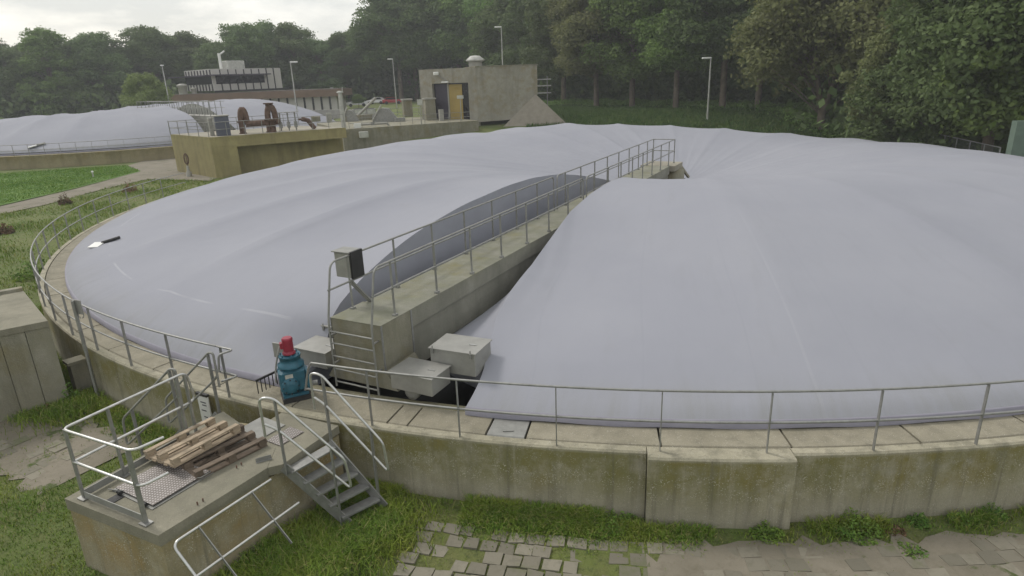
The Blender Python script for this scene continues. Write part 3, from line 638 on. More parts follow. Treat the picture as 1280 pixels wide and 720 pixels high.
# anchors and a bent bracket left on the slab edge
for x, y, lab in ((262, 617, 'pair of rusty anchor bolts on the slab edge in the middle of the platform'), (311, 585, 'pair of rusty anchor bolts on the slab near the steps')):
    p = at(x*.5+0 if False else x-15, y+14 if x < 300 else y, 0); root = empty('anchor_bolts', p, lab, 'bolts', 'anchor bolts left on the platform')
    for k in (0, 1):
        mb = MB(); q = p+e1*.09*k; mb.tube([q, q+Vector((0, 0, .05))], .011, 6); mb.build('bolt', M_['rust'], root)
p = at(329, 575, 0); root = empty('angle_bracket', p, 'loose piece of steel angle lying by the dark pallet', 'bracket')
mb = MB(); mb.beam(p-e1*.1-e2*.05, p+e1*.1+e2*.08, .07, .006); mb.build('foot', M_['dull'], root)
mb = MB(); mb.beam(p-e1*.1-e2*.05+Vector((0, 0, .035)), p+e1*.1+e2*.08+Vector((0, 0, .035)), .006, .07); mb.build('flange', M_['dull'], root)
# checker plates let into the landing
for (x, y, sx_, sy_, lab) in ((-4.55, 9.75, .62, .8, 'flat checker plate on the landing behind the pallets'), (-3.95, 9.55, .34, .5, 'small checker plate on the landing at the head of the steps')):
    mb = MB(); mb.box((x, y, .0), (sy_, sx_, .014), R(58)); tag(mb.build('floor_plate', M_['checker'] if sx_ < .5 else M_['dull']), lab, 'metal plate')

# ---- platform guardrail
pg = empty('guardrail', (-6.4, 7.99, 0), 'bright steel guardrail around the left end of the service platform', 'guardrail')
A0 = Vector((-6.42, 8.02, 0)); B0 = Vector((-5.17, 7.39, 0)); HT = 1.17
tA = at(81.6, 530, HT); tEnd = at(224, 465, HT); tMid = at(231, 498, .62)
d1 = (tEnd-tA).normalized()
C0 = A0+d1*.62; D0 = A0+d1*1.75
def up(p, z): return Vector((p.x, p.y, z))
endT = up(A0+d1*1.95, HT); 
mb = MB(); mb.tube(fillet([up(B0, HT)+Vector((.34, .28, 0)), up(B0, HT)+(B0-A0).normalized()*.1, up(A0, HT)-d1*.03, endT, up(A0+d1*2.02, .62), up(A0, .62)], .13, 6), .021, 10); mb.build('top_rail', M_['steel'], pg)
mb = MB(); mb.tube(fillet([up(A0, .62), up(B0, .62)+(B0-A0).normalized()*.1, up(B0, .62)+Vector((.30, .26, 0))], .12, 6), .021, 10); mb.build('mid_rail', M_['steel'], pg)
for p, dr in ((A0, e1), (B0, e2), (C0, e1), (D0, e1), (D0+d1*.16, e1)):
    mb = MB(); mb.beam(p, up(p, HT-.02), .06, .03, dr); mb.box(p+Vector((0, 0, .008)), (.16, .12, .016), R(-28)); mb.build('post', M_['zinc'], pg)
for p, q in ((A0, B0), (A0, D0)):
    mb = MB(); mb.beam(up(p, .07), up(q, .07), .012, .11); mb.build('toe_board', M_['dull'], pg)

# ---- steps
def steps(name, label, TL, TR, BL, BR, nst, rails, mat='zinc'):
    TL, TR, BL, BR = map(Vector, (TL, TR, BL, BR)); root = empty(name, up((BL+BR)/2, BR.z), label, 'steps')
    for a_, b2 in ((TL, BL), (TR, BR)):
        mb = MB(); mb.beam(a_, b2, .025, .17); mb.build('stringer', M_[mat], root)
    for k in range(nst):
        t_ = (k+.35)/nst; a_ = TL.lerp(BL, t_); b2 = TR.lerp(BR, t_); mb = MB(); mb.beam(a_, b2, .2, .03); mb.build('tread', M_['checker'] if False else M_[mat], root)
    return root
TL, TR, BL, BR = (-3.70, 8.70, -.05), (-3.18, 9.40, -.05), (-2.80, 8.66, -1.12), (-2.28, 9.06, -1.12)
st1 = steps('steps', 'bright steel steps with double handrails down from the platform to the grass', TL, TR, BL, BR, 5, None)
def handrail(root, T, B, toward, r_=.021, mat='steel', postT=0.02, postB=.8, hT=1.24, hB=1.2, low=.55, flat=.22):
    T = Vector(T); B = Vector(B); B = B+(B-T)*.08; d = (B-T); dh = Vector((d.x, d.y, 0)).normalized()
    p = [T-dh*flat+Vector((0, 0, low+.02)), T-dh*flat+Vector((0, 0, hT)), T+Vector((0, 0, hT)), B+Vector((0, 0, hB)), B+dh*.05+Vector((0, 0, hB-low)), T+Vector((0, 0, hT-low)), T-dh*flat*.9+Vector((0, 0, hT-low+.1))]
    mb = MB(); mb.tube(fillet(p, .11, 6), r_, 10); mb.build('handrail', M_[mat], root)
    for t_ in (postT, postB):
        q = T.lerp(B, t_); mb = MB(); mb.beam(q-Vector((0, 0, .1 if t_ < .5 else .35)), q+Vector((0, 0, hT-.02+(hB-hT)*t_)), .055, .025, dh); mb.build('handrail_post', M_['zinc'], root)
handrail(st1, (TL[0]+.02, TL[1]-.03, TL[2]), (BL[0]+.02, BL[1]-.03, BL[2]+.1), 1)
handrail(st1, (TR[0]+.02, TR[1]+.03, TR[2]), (BR[0]+.02, BR[1]+.03, BR[2]+.1), 1)
st2 = steps('steps', 'dull steel steps descending behind the pallets beside the white notice board', (-5.86, 9.88, -.05), (-5.50, 10.46, -.05), (-7.02, 10.2, -1.15), (-6.64, 10.9, -1.15), 5, None, 'dull')
handrail(st2, (-5.83, 9.86, -.05), (-7.0, 10.2, -1.05), 1, mat='dull', flat=.1)
handrail(st2, (-5.46, 10.50, -.05), (-6.60, 10.92, -1.05), 1, mat='dull', flat=.1)
# ---- dismantled railing leaning on the block
A_ = at(337.5, 598.5, -.12); B_ = at(214, 679, -.12); dl = (B_-A_).normalized(); out = Vector((.84, -.3, -.75)).normalized(); out = (out-dl*out.dot(dl)).normalized()
A_ += Vector((.02, -.02, 0)); B_ += Vector((.02, -.02, 0))
lr = empty('loose_railing', up((A_+B_)/2+Vector((.4, -.2, 0)), G), 'dismantled section of steel railing leaning against the front of the block', 'railing')
mb = MB(); mb.tube(fillet([A_, B_, B_+out*.62+dl*.0, B_+out*1.2+dl*.05], .12, 6), .02, 10); mb.build('top_rail', M_['steel'], lr)
mb = MB(); mb.tube([A_+out*.55-dl*-.0-dl*.12, B_+out*.55+dl*.35], .02, 10); mb.build('mid_rail', M_['steel'], lr)
for k in (.22, .76):
    p = A_.lerp(B_, k); mb = MB(); mb.beam(p, p+out*.98, .05, .012, dl); mb.build('post', M_['zinc'], lr)

# ---- pallets
def pallet(name, label, c_, rz, tilt, mat, z0):
    root = empty(name, (c_[0], c_[1], z0), label, 'pallet', 'wooden pallets on the platform'); root.rotation_euler = (0, 0, 0)
    M3 = Matrix.Rotation(rz, 3, 'Z') @ Matrix.Rotation(tilt, 3, 'X'); o_ = Vector((c_[0], c_[1], z0)); rr = random.Random(3)
    def bd(nm, x, y, z, lx, ly, lz):
        J = Matrix.Rotation(rr.uniform(-.012, .012), 3, 'Z'); mb = MB(); mb.box(o_+M3 @ Vector((x, y, z)), (lx+rr.uniform(-.02, .02), ly, lz), M=M3 @ J); mb.build(nm, M_[mat], root)
    for k in range(5): bd('deck_board', 0, -.34+.17*k+(.01 if k == 1 else 0), .133, 1.2, .1 if k % 2 else .125, .022)
    for x in (-.53, 0, .53): bd('cross_board', x, 0, .111, .125, .8, .021)
    for x in (-.53, 0, .53):
        for y in (-.35, 0, .35): bd('block', x, y, .062, .125, .1, .076)
    for y in (-.35, 0, .35): bd('bottom_board', 0, y, .012, 1.2, .1, .021)
pallet('pallet', 'dark weathered pallet lying flat, underneath the paler one', (-4.84, 9.06), R(51), R(180), 'oldwood', .145)
pallet('pallet', 'pale wooden pallet lying tilted on top of the darker one', (-5.30, 9.17), R(58), R(174.5), 'wood', .275)

# ---- white notice board against the tank wall
p = Vector((-6.18, 11.0, -.95)); 
root = empty('notice_board', up(p, G), 'narrow white board with dark print standing behind the dull steps against the tank wall', 'notice board')
mb = MB(); ns = (p-C); ns.z = 0; ns.normalize(); tn = Vector((-ns.y, ns.x, 0)); pc = ring_pt(math.degrees(math.atan2(p.y-C.y, p.x-C.x)), RT+.12, -.30)
az_ = math.atan2(tn.y, tn.x); mb.box(pc, (.30, .025, .62), az_); q = mb.build('board', M_['white'], root)
mb = MB(); mb.box(pc+Vector((0, 0, .33)), (.32, .06, .05), az_); mb.build('cap', M_['darkmetal'], root)
mb = MB()
for k, (dx, dz, wd) in enumerate(((0, .16, .16), (.02, .1, .12), (-.02, -.02, .14), (0, -.16, .1))): mb.box(pc+ns*.014+tn*dx+Vector((0, 0, dz)), (wd, .004, .022), az_)
mb.build('print', M_['print'], q)
mb = MB(); mb.tube([pc-Vector((0, 0, .3)), up(pc, G-.1)], .025, 8); mb.build('post', M_['dull'], root)

# ---- post with panel at the left rim
p = at(115, 505, G+.0); p = up(ring_pt(-125.6-1.9, RT+.16, 0), G); 
zp = 1.24
b0 = ring_pt(math.degrees(math.atan2(13.51-C.y, -9.95-C.x)), RT+.14, G)
root = empty('panel_post', b0, 'tall grey post with a small flat panel, rising outside the left rim guardrail', 'signpost')
mb = MB(); mb.beam(b0-Vector((0, 0, .2)), up(b0, zp), .06, .05); mb.build('post', M_['dull'], root)
nr = (b0-C); nr.z = 0; nr.normalize(); mb = MB(); mb.box(up(b0, zp-.16)-nr*.06+Vector((nr.y, -nr.x, 0))*-.02, (.02, .28, .34), math.atan2(nr.y, nr.x)+.3); mb.build('panel', M_['boxmetal'], root)
mb = MB(); q0 = up(b0, zp-.33)-nr*.09
for k in (-.05, .05): mb.tube(fillet([q0+Vector((k, 0, 0)), q0+Vector((k*1.3, 0, -.06)), q0+Vector((k*.3, 0, -.12))], .03), .01, 6)
mb.build('conduit', M_['dull'], root)

# ---- concrete chamber at the left edge
BZ = .85
pts = [at(59.6, 401, BZ), at(27.5, 361.5, BZ)]; a, b_ = pts; dd = (b_-a).normalized(); f0 = at(0, 413, BZ); fd = (f0-a).normalized()
poly = [a, b_, b_+fd*6, a+fd*6]
root = empty('concrete_chamber', up(a+fd*2, G), 'square board marked concrete chamber at the left edge beside the tank', 'chamber')
poly2 = [(p.x, p.y) for p in poly]
mb = MB(); mb.prism(poly2, BZ-.14, BZ); mb.build('top_slab', M_['block_top'], root)
mb = MB(); nb = 13
ins = .03
for k in range(nb):                                            # board marked face: slabs of slightly different depth
    s0 = a+fd*(6*k/nb); s1 = a+fd*(6*(k+1)/nb-.012); off = -Vector((-fd.y, fd.x, 0))*0
    nrm = Vector((fd.y, -fd.x, 0)); nrm = nrm if nrm.y < 0 else -nrm
    dpt = random.uniform(0, .012); q = [s0+nrm*(-.03+dpt), s1+nrm*(-.03+dpt), s1+dd*1.6, s0+dd*1.6]
    mb.prism([(v.x, v.y) for v in q], G-.4, BZ-.142)
mb.prism([((a+dd*.1+fd*.02).x, (a+dd*.1+fd*.02).y), ((b_+fd*.02).x, (b_+fd*.02).y), ((b_+fd*5.9).x, (b_+fd*5.9).y), ((a+dd*.1+fd*5.9).x, (a+dd*.1+fd*5.9).y)], G-.4, BZ-.16)
mb.build('wall', M_['grey_conc'], root)
mb = MB(); mb.beam(b_+Vector((0, 0, .04))+dd*-.1, b_+fd*5.8+Vector((0, 0, .04))+dd*-.1, .2, .08); mb.build('kerb', M_['grey_conc'], root)
p = at(-1, 369, BZ); mb = MB(); mb.box(p+Vector((-.12, .0, .08)), (.2, .2, .16), R(20), bevel=.02); tag(mb.build('white_container', M_['white']), 'small white container standing on the concrete chamber at the left edge', 'container')
pb = ring_pt(-130.2, RT+.18, 0); root = None
mb = MB(); mb.box(up(pb, (G-.3-.45)/2), (.34, .3, -.45-G+.3), R(-130)); mb.box(up(pb, -.42), (.44, .36, .07), R(-130)); tag(mb.build('buttress', M_['grey_conc']), 'narrow concrete pier wedged between the chamber and the tank wall', 'pier')
# ------------------------------------------------------------------ paved strip round the tank
def pavers():
    V = []; F = []; rg = random.Random(5)
    def rows(a0, a1, rs, miss):
        for ri, (r0, r1) in enumerate(rs):
            a = a0+(ri % 2)*.35
            stp = math.degrees(.29/r0)
            while a < a1:
                a2 = a+stp*rg.uniform(.85, 1.12)
                lm = math.sin(a*1.7+ri*.5)*math.sin(a*.63+1.0)
                if rg.random() > miss(a, ri)+max(0, lm)*.35:
                    z = G+.022+rg.uniform(-.01, .012); tl = rg.uniform(-.02, .02); g_ = .014
                    q = [ring_pt(a+g_*2.4, r0+g_, z), ring_pt(a2-g_*2.4, r0+g_, z+tl), ring_pt(a2-g_*2.4, r1-g_, z+tl*.4), ring_pt(a+g_*2.4, r1-g_, z-.004)]
                    for v in q: v.x += rg.uniform(-.02, .02); v.y += rg.uniform(-.02, .02)
                    n = len(V); V.extend([v-Vector((0, 0, .1)) for v in q]); V.extend(q)
                    F.extend([(n+4, n+5, n+6, n+7), (n, n+1, n+5, n+4), (n+1, n+2, n+6, n+5), (n+2, n+3, n+7, n+6), (n+3, n, n+4, n+7)])
                a = a2
    rr = [RT+.60+.255*k for k in range(7)]; rs = list(zip(rr[:-1], rr[1:]))
    def miss(a, ri):
        if a > -93: return .25+.1*abs(ri-2)
        if a < -106: return .45
        return .07 if ri < 5 else .35
    rows(-108.5, -72, rs, miss); rows(-147, -123, [(RT+.75+.33*k, RT+1.08+.33*k) for k in range(5)], lambda a, r_: .3)
    F = [tuple(reversed(f)) for f in F]
    o = arrays('paving', np.array([tuple(v) for v in V]), np.array(F), M_['paver'], None, False); o['kind'] = 'structure'
pavers()
def arc_sheet(name, a0, a1, r0, r1, z, mat, n=60, wob=.2):
    rg = random.Random(3); V = []; F = []
    for k in range(n+1):
        a = a0+(a1-a0)*k/n; V.append(ring_pt(a, r0+rg.uniform(-wob, wob), z)); V.append(ring_pt(a, r1+rg.uniform(-wob, wob), z))
    F = [(2*k, 2*k+1, 2*k+3, 2*k+2) for k in range(n)]; mb = MB(); mb.add(V, F); mb.build(name, mat)['kind'] = 'structure'
arc_sheet('path', -98, -70, RT+.42, RT+2.0, G+.020, M_['path'])
arc_sheet('path', -148, -121.5, RT+.6, RT+2.6, G+.022, M_['path'])

# ------------------------------------------------------------------ lawns, tracks
def strip(name, pix, z, mat, kind='structure'):
    V = [at(x, y, z) for x, y in pix]; mb = MB(); mb.add(V, [tuple(range(len(V)))]); o = mb.build(name, mat); o['kind'] = kind; return o
strip('path', [(-160, 300), (0, 268), (60, 255), (130, 236), (185, 224), (262, 226), (300, 210), (262, 206), (215, 190), (150, 210), (176, 214), (95, 236), (0, 258), (-160, 286)], G+.04, M_['path'])
strip('lawn', [(-160, 284), (0, 257), (95, 235), (176, 214), (158, 207), (0, 217), (-160, 232)], G+.05, M_['lawn'])
strip('path', [(300, 215), (420, 190), (500, 165), (420, 160), (262, 200)], G+.03, M_['path'])

# ------------------------------------------------------------------ grass blades
def in_poly(x, y, poly):
    r_ = np.zeros(len(x), bool); n = len(poly); j = n-1
    for i in range(n):
        xi, yi = poly[i]; xj, yj = poly[j]
        c_ = ((yi > y) != (yj > y)) & (x < (xj-xi)*(y-yi)/(yj-yi+1e-12)+xi); r_ ^= c_; j = i
    return r_
def blade_mesh(name, x, y, z, h, mat, lean=.5, wid=.006, label=None, cat=None, rg=rng):
    n = len(x); ang = rg.uniform(0, 2*np.pi, n); wv = wid*rg.uniform(.7, 1.5, n); la = rg.uniform(0, 2*np.pi, n); l = h*lean*rg.uniform(.2, 1.2, n)
    wx, wy = np.cos(ang)*wv, np.sin(ang)*wv; lx, ly = np.cos(la)*l, np.sin(la)*l
    P5 = np.stack([np.stack([x-wx, y-wy, z], -1), np.stack([x+wx, y+wy, z], -1),
                   np.stack([x+wx*.8+lx*.35, y+wy*.8+ly*.35, z+h*.6], -1), np.stack([x-wx*.8+lx*.35, y-wy*.8+ly*.35, z+h*.6], -1),
                   np.stack([x+lx, y+ly, z+h*rg.uniform(.75, 1, n)], -1)], 1).reshape(-1, 3)
    b0 = np.arange(n)[:, None]*5; F = np.concatenate([b0+np.array([0, 1, 2]), b0+np.array([0, 2, 3]), b0+np.array([3, 2, 4])], 0)
    o = arrays(name, P5, F, M_[mat], None, False)
    return tag(o, label, cat, None, 'stuff')
def lump(x, y, f, s=0):
    return .5+.25*np.sin(x*f+s+1.7*np.sin(y*f*.7+s))+.25*np.sin(y*f*1.3-s+1.3*np.sin(x*f*.6))
def scatter(n, x0, x1, y0, y1):
    x = rng.uniform(x0, x1, n); y = rng.uniform(y0, y1, n)
    r_ = np.hypot(x-C.x, y-C.y); ok = (r_ > RT+.06)
    az = np.degrees(np.arctan2(y-C.y, x-C.x)); ok &= ~((az > BUL0) & (az < BUL1) & (r_ < RT+.25))
    ok &= ~in_poly(x, y, [PA, PB, PC, PD, PE, PF]); ok &= ~in_poly(x, y, poly2)
    return x[ok], y[ok], r_[ok], az[ok]
# meadow near the camera
x, y, r_, az = scatter(620000, -17, 12, 5.6, 20)
d = np.hypot(x, y); front = (az > -108.5) & (r_ > RT+.6-.3*(az > -97.9)) & (r_ < RT+2.12); left = (az < -121.5) & (az > -148) & (r_ > RT+.7) & (r_ < RT+2.5)
L = lump(x, y, 1.7); keep = rng.random(len(x)) < np.clip(1.15-d*.03, .3, 1)*(.45+.55*L)
bare = lump(x, y, .8, 2.2) < .22
keep &= ~(bare & (rng.random(len(x)) < .6))
edge = lump(x, y, 4.5, 1.0)
keep &= ~(front & ~((edge > .70) & (rng.random(len(x)) < .55)) & (rng.random(len(x)) < .93-.3*(r_ > RT+1.75)-.2*(r_ < RT+.8)))
keep &= ~(left & (rng.random(len(x)) < .9) & (edge < .8))
x, y, r_, az, L = x[keep], y[keep], r_[keep], az[keep], L[keep]
fr = (az > -110) & (r_ > RT+.6) & (r_ < RT+2.12)
h = (.05+.10*L*rng.random(len(x)))*np.where(fr, .5, 1)
tall = np.exp(-((x+3.2)**2+(y-8.0)**2)/1.2); h *= 1+1.5*tall
blade_mesh('grass', x, y, np.full(len(x), G-.01), h, 'blade', .8, .0055)
# longer growth along the foot of the wall, the block and the steps
def tuft_line(n, az0, az1, rc, sp, h0, h1, f, mat, thr=.45):
    az = rng.uniform(az0, az1, n); r_ = rc+np.abs(rng.normal(0, sp, n)); k = lump(az*1.0, az*.37, f, 3) > thr; az, r_ = az[k], r_[k]
    return C.x+r_*np.cos(np.radians(az)), C.y+r_*np.sin(np.radians(az)), rng.uniform(h0, h1, len(az))*np.exp(-(r_-rc)*1.5)
xs, ys, hs = [], [], []
for a in ((30000, -112, -99.5, RT+.08, .30, .12, .32, .7, '', .18), (5000, -99.5, -95.5, RT+.26, .2, .08, .2, 2.3, '', .4), (5000, -98.5, -93, RT+.22, .10, .05, .14, 1.6, '', .55), (9000, -93, -78, RT+.08, .16, .06, .22, 1.9, '', .62), (20000, -150, -118, RT+.08, .25, .08, .25, .9, '', .3)):
    X_, Y_, H_ = tuft_line(*a); xs.append(X_); ys.append(Y_); hs.append(H_)
for (cx_, cy_, s_, n, hh) in [(-3.1, 8.3, .45, 9000, .3), (-3.6, 7.7, .5, 9000, .28), (-2.3, 8.6, .35, 5000, .26), (-4.2, 7.0, .35, 4000, .25), (-10.1, 13.1, .35, 3500, .35), (-10.9, 13.2, .3, 2500, .3)]:
    xs.append(rng.normal(cx_, s_, n)); ys.append(rng.normal(cy_, s_, n)); hs.append(rng.uniform(.1, hh, n))
xs, ys, hs = map(np.concatenate, (xs, ys, hs)); ok = ~in_poly(xs, ys, [PA, PB, PC, PD, PE, PF]) & (np.hypot(xs-C.x, ys-C.y) > RT+.03) & ~in_poly(xs, ys, poly2)
blade_mesh('tall_grass', xs[ok], ys[ok], np.full(ok.sum(), G-.01), hs[ok], 'blade', .9, .006)
# middle distance meadow left of the tank
x, y, r_, az = scatter(200000, -45, -15, 18, 55); L = lump(x, y, .9); k = rng.random(len(x)) < .5*L+.1
ray_ok = ~in_poly(x, y, [(v.x, v.y) for v in [at(-160, 300, G), at(0, 268, G), at(60, 255, G), at(130, 236, G), at(185, 224, G), at(262, 226, G), at(262, 190, G), at(-160, 200, G)]])
k &= ray_ok; x, y, L = x[k], y[k], L[k]
blade_mesh('meadow_grass', x, y, np.full(len(x), G), .08+.18*L*rng.random(len(x)), 'blade', .8, .014)

# mown lawn between the track and the second tank
x = rng.uniform(-60, -20, 260000); y = rng.uniform(40, 75, 260000)
k = in_poly(x, y, [(v.x, v.y) for v in [at(-60, 268, G), at(0, 257, G), at(95, 235, G), at(176, 214, G), at(158, 207, G), at(0, 217, G), at(-60, 222, G)]]) & (rng.random(len(x)) < .35+.5*lump(x, y, .6))
x, y = x[k], y[k]; blade_mesh('lawn_grass', x, y, np.full(len(x), G+.04), rng.uniform(.04, .12, len(x)), 'lawn_blade', .8, .018)
# broad leaved weeds: things of their own
def weed(name, p, rad_, h_, n, label, cat='weed', mat='weed', leaf=.028, group=None):
    n = int(n*1.6)
    rg = np.random.default_rng(int(abs(p.x*100)+abs(p.y*10))); a = rg.uniform(0, 2*np.pi, n); q = np.sqrt(rg.random(n))*rad_; zz = h_*rg.random(n)*(1-.75*(q/rad_)**1.3)*(.7+.5*np.sin(a*3+p.x*9))
    c_ = np.stack([p.x+q*np.cos(a), p.y+q*np.sin(a), p.z+zz+.01], -1); d1 = rg.normal(0, 1, (n, 3)); d1[:, 2] *= .5; d1 /= np.linalg.norm(d1, axis=1)[:, None]
    d2 = np.cross(d1, rg.normal(0, 1, (n, 3))); d2 /= np.linalg.norm(d2, axis=1)[:, None]; s_ = leaf*rg.uniform(.6, 1.4, n)[:, None]
    V = np.stack([c_-d1*s_, c_-d2*s_*.4, c_+d1*s_, c_+d2*s_*.4], 1).reshape(-1, 3); F = np.arange(4*n).reshape(n, 4)
    root = empty(name, p, label, cat, group); arrays('leaves', V, F, M_[mat], None, False, root)
    mb = MB()
    for k in range(7):
        aa = k*.9; mb.tube([p, p+Vector((math.cos(aa)*rad_*.5, math.sin(aa)*rad_*.5, h_*.7))], .006, 4)
    mb.build('stems', M_['weed'], root)
WG = 'weeds along the foot of the tank wall'
for (px, py, r0, h0, n, lab) in [(958, 668, .26, .22, 420, 'dark green weed clump just right of the protruding wall panel'), (1070, 664, .36, .36, 800, 'largest leafy weed clump against the right part of the wall'), (1148, 655, .16, .22, 220, 'upright weed between the large clump and the right frame edge'), (1198, 652, .16, .2, 200, 'small weed at the far right foot of the wall'), (1240, 644, .2, .25, 220, 'weed at the wall foot next to the right frame edge'), (770, 655, .35, .22, 500, 'broad weed clump left of the protruding wall panel'), (1140, 690, .2, .08, 200, 'low flat weed in the middle of the right paving')]:
    weed('weed', at(px, py, G), r0, h0, n, lab, group=WG)
weed('weed', at(1118, 664, G), .16, .05, 200, 'low reddish brown dead weed at the wall foot right of the largest clump', mat='drystem', group=WG)
weed('weed', at(407, 628, G+.2)+Vector((.15, .1, -.2)), .2, .75, 260, 'tall weed growing through the bottom of the bright steps', leaf=.03)
weed('weed', at(92, 505, G), .3, .5, 420, 'dark weed in the corner between the chamber and the tank wall', leaf=.04)
weed('weed', at(60, 515, G), .35, .22, 300, 'rusty brown dock at the foot of the concrete chamber', mat='drystem', leaf=.04)
for (px, py, s_, h0, lab) in [(82, 255, .4, .8, 'dry brown dock plant by the track, left one'), (163, 240, .5, .9, 'dry brown dock bush by the track, right one'), (8, 292, .4, .6, 'dry brown dock plant in the meadow at the left edge'), (46, 345, .8, .7, 'green weed bush beyond the left rim guardrail')]:
    weed('weed', at(px, py, G), s_, h0, 350, lab, mat='weed' if 'green' in lab else 'drystem', leaf=.07, group='tall weeds in the left meadow')
p = at(117, 222, G); root = empty('marker_post', p, 'short white marker post standing in the bright lawn', 'post'); mb = MB(); mb.lathe(p, [(.06, 0), (.06, .45)], 10); mb.build('post', M_['dirtywhite'], root); mb = MB(); mb.lathe(p+Vector((0, 0, .45)), [(.1, 0), (.1, .08), (.04, .12)], 10); mb.build('cap', M_['white'], root)

# ------------------------------------------------------------------ second tank
C2 = Vector((-50, 90, 0)); R2 = 27.0; Z2 = .0
t2 = empty('round_tank', (C2.x, C2.y, G), 'distant second round tank with a yellowish wall, left of the chamber block', 'tank')
mb = MB(); arc_solid(mb, C2, R2-.3, R2, G-.3, Z2, -75, 285, 160); mb.build('wall', M_['tank2'], t2)
mb = MB(); arc_solid(mb, C2, R2-1.0, R2-.31, Z2-.3, Z2-.01, -75, 285, 100); mb.build('walkway', M_['slab'], t2)
for az in (-106.3, -66):
    mb = MB(); q = ring_pt(az, R2+.04, 0, C2); mb.box(up(q, (G+Z2)/2-.1), (.12, .35, Z2-G+.1), R(az)); mb.build('buttress', M_['tank2'], t2)
rail_arc('guardrail', 'thin guardrail round the distant second tank', None, -150, -30, [-150+2.95*k for k in range(41)], c=C2, r_=R2-.1, z0=Z2, rr=.025, mat='dull', np_=4)
SA = -43.0                                                        # where the slot meets the rim
IC2 = C2+Vector((0, .5, 0))
ba = SA+180
PZ = [z*1.0 for z in PZ]
cover2, CV2 = make_cover(C2, R2-1.0, SA+4.5, SA+356, IC2, 1.8, SA+45, SA+315, 24, 'tank_cover', 'paler fabric cover on the distant second tank, in front of the white building', Z2, nsub=10, nt_=50, scale=1.6, hs=((-39, 0, 60, 120, 160, 200, 250, 320), (1, 1, 1, .9, .6, .6, .85, 1)), cmat='ribbed', lobe=.9)
UB = Vector((math.cos(R(ba)), math.sin(R(ba)), 0)); NB = Vector((UB.y, -UB.x, 0)); Qb = ring_pt(SA, R2-1.2, 0, C2)
b2 = empty('scraper_bridge', Qb, 'concrete bridge crossing the distant second tank, with a pale ribbed side', 'bridge')
mb = MB(); mb.beam(Qb+Vector((0, 0, 2.0)), Qb+UB*23+Vector((0, 0, 2.0)), 1.3, 1.4); mb.build('beam', M_['pipegrey'], b2)
for k in range(16):
    for n_ in (-.66, .66):
        q = Qb+UB*(1+1.45*k)+NB*n_; mb = MB(); mb.beam(up(q, 2.6), up(q, 4.25), .06, .05); mb.build('post', M_['dull'], b2)
for h_ in (3.5, 4.2):
    for n_ in (-.66, .66): mb = MB(); mb.tube([up(Qb+NB*n_, h_), up(Qb+UB*23+NB*n_, h_)], .03, 5); mb.build('rail', M_['dull'], b2)
a = Vector((-44.5, 67.5, Z2+.75)); 
root = empty('lashed_pole', a, 'small dark pole with a white plate on the front of the distant cover', 'pole')
def cov2(px, py):
    d = ray(px, py); P2 = CV2.reshape(-1, 3)
    for k in range(300):
        t_ = 55+k*.2; p = Vector((d.x*t_, d.y*t_, CAMH+d.z*t_)); j = np.argmin((P2[:, 0]-p.x)**2+(P2[:, 1]-p.y)**2)
        if p.z <= P2[j, 2]+.05: return p
    return p
a, b_, c_ = cov2(47, 183), cov2(58, 180), cov2(36, 186); root.location = a
mb = MB(); mb.tube([a+Vector((0, -.1, .1)), b_+Vector((0, -.1, .1))], .12, 6); mb.build('pole', M_['dull'], root)
mb = MB(); mb.beam(c_+Vector((0, -.1, .12)), a+Vector((0, -.1, .12)), .6, .08); mb.build('plate', M_['white'], root)

# ------------------------------------------------------------------ inlet chamber with pipework (yellowish block, middle distance)
ZC = 1.95
cF = at(262, 172, ZC); cL = at(213, 168, ZC); cR = at(432, 159.5, ZC); cB = cL+(cR-cF)
ic = empty('inlet_chamber', up((cF+cB)/2, G), 'long yellowish concrete chamber with a walled top deck, between the two tanks', 'chamber')
e_r = (cR-cF).normalized(); e_l = (cL-cF).normalized()
def q4(p, a_, b_): return (p+e_r*a_+e_l*b_)
LR = (cR-cF).length; LL = (cL-cF).length
nIn = Vector((-e_r.y, e_r.x, 0))
polyc = [cF, cR, cB, cL]
mb = MB(); mb.prism([(v.x, v.y) for v in polyc], ZC-.75, ZC-.004); 
mb.build('deck', M_['channel'], ic)
mb = MB(); mb.prism([(v.x, v.y) for v in [cF+nIn*.01, cF+e_r*1.9+nIn*.01, cL+e_r*1.9, cL]], G-.3, ZC-.755); mb.prism([(v.x, v.y) for v in [cF+e_r*1.9+nIn*1.2, cR+nIn*1.2, cB, cL+e_r*1.9]], G-.3, ZC-.756); mb.build('wall', M_['channel'], ic)
mb = MB(); mb.beam(cF+e_r*1.9+Vector((0, 0, -.8)), cR+Vector((0, 0, -.8)), .14, .1); mb.build('ledge', M_['channel'], ic)
mb = MB(); mb.prism([(v.x, v.y) for v in [cF+e_r*.15+nIn*.15, cR+nIn*.15-e_r*.1, cB-nIn*.1, cL+e_r*.15-nIn*.05]], ZC-.01, ZC+.004); mb.build('top_slab', M_['chan_top'], ic)
gr = empty('guardrail', cF, 'guardrail along the yellowish chamber top in front of the rusty pipes', 'guardrail')
for h_ in (.55, 1.1):
    mb = MB(); mb.tube([cL+Vector((0, 0, h_)), cF+nIn*.3+Vector((0, 0, h_)), cR+nIn*.3+Vector((0, 0, h_))], .025, 5); mb.build('rail', M_['dull'], gr)
for k in range(9): q = (cF+nIn*.3).lerp(cR+nIn*.3, k/8); mb = MB(); mb.beam(q, q+Vector((0, 0, 1.1)), .05, .04); mb.build('post', M_['dull'], gr)
for k in range(4): q = cF.lerp(cL, (k+1)/4); mb = MB(); mb.beam(q, q+Vector((0, 0, 1.15)), .05, .04); mb.build('post', M_['dull'], gr)
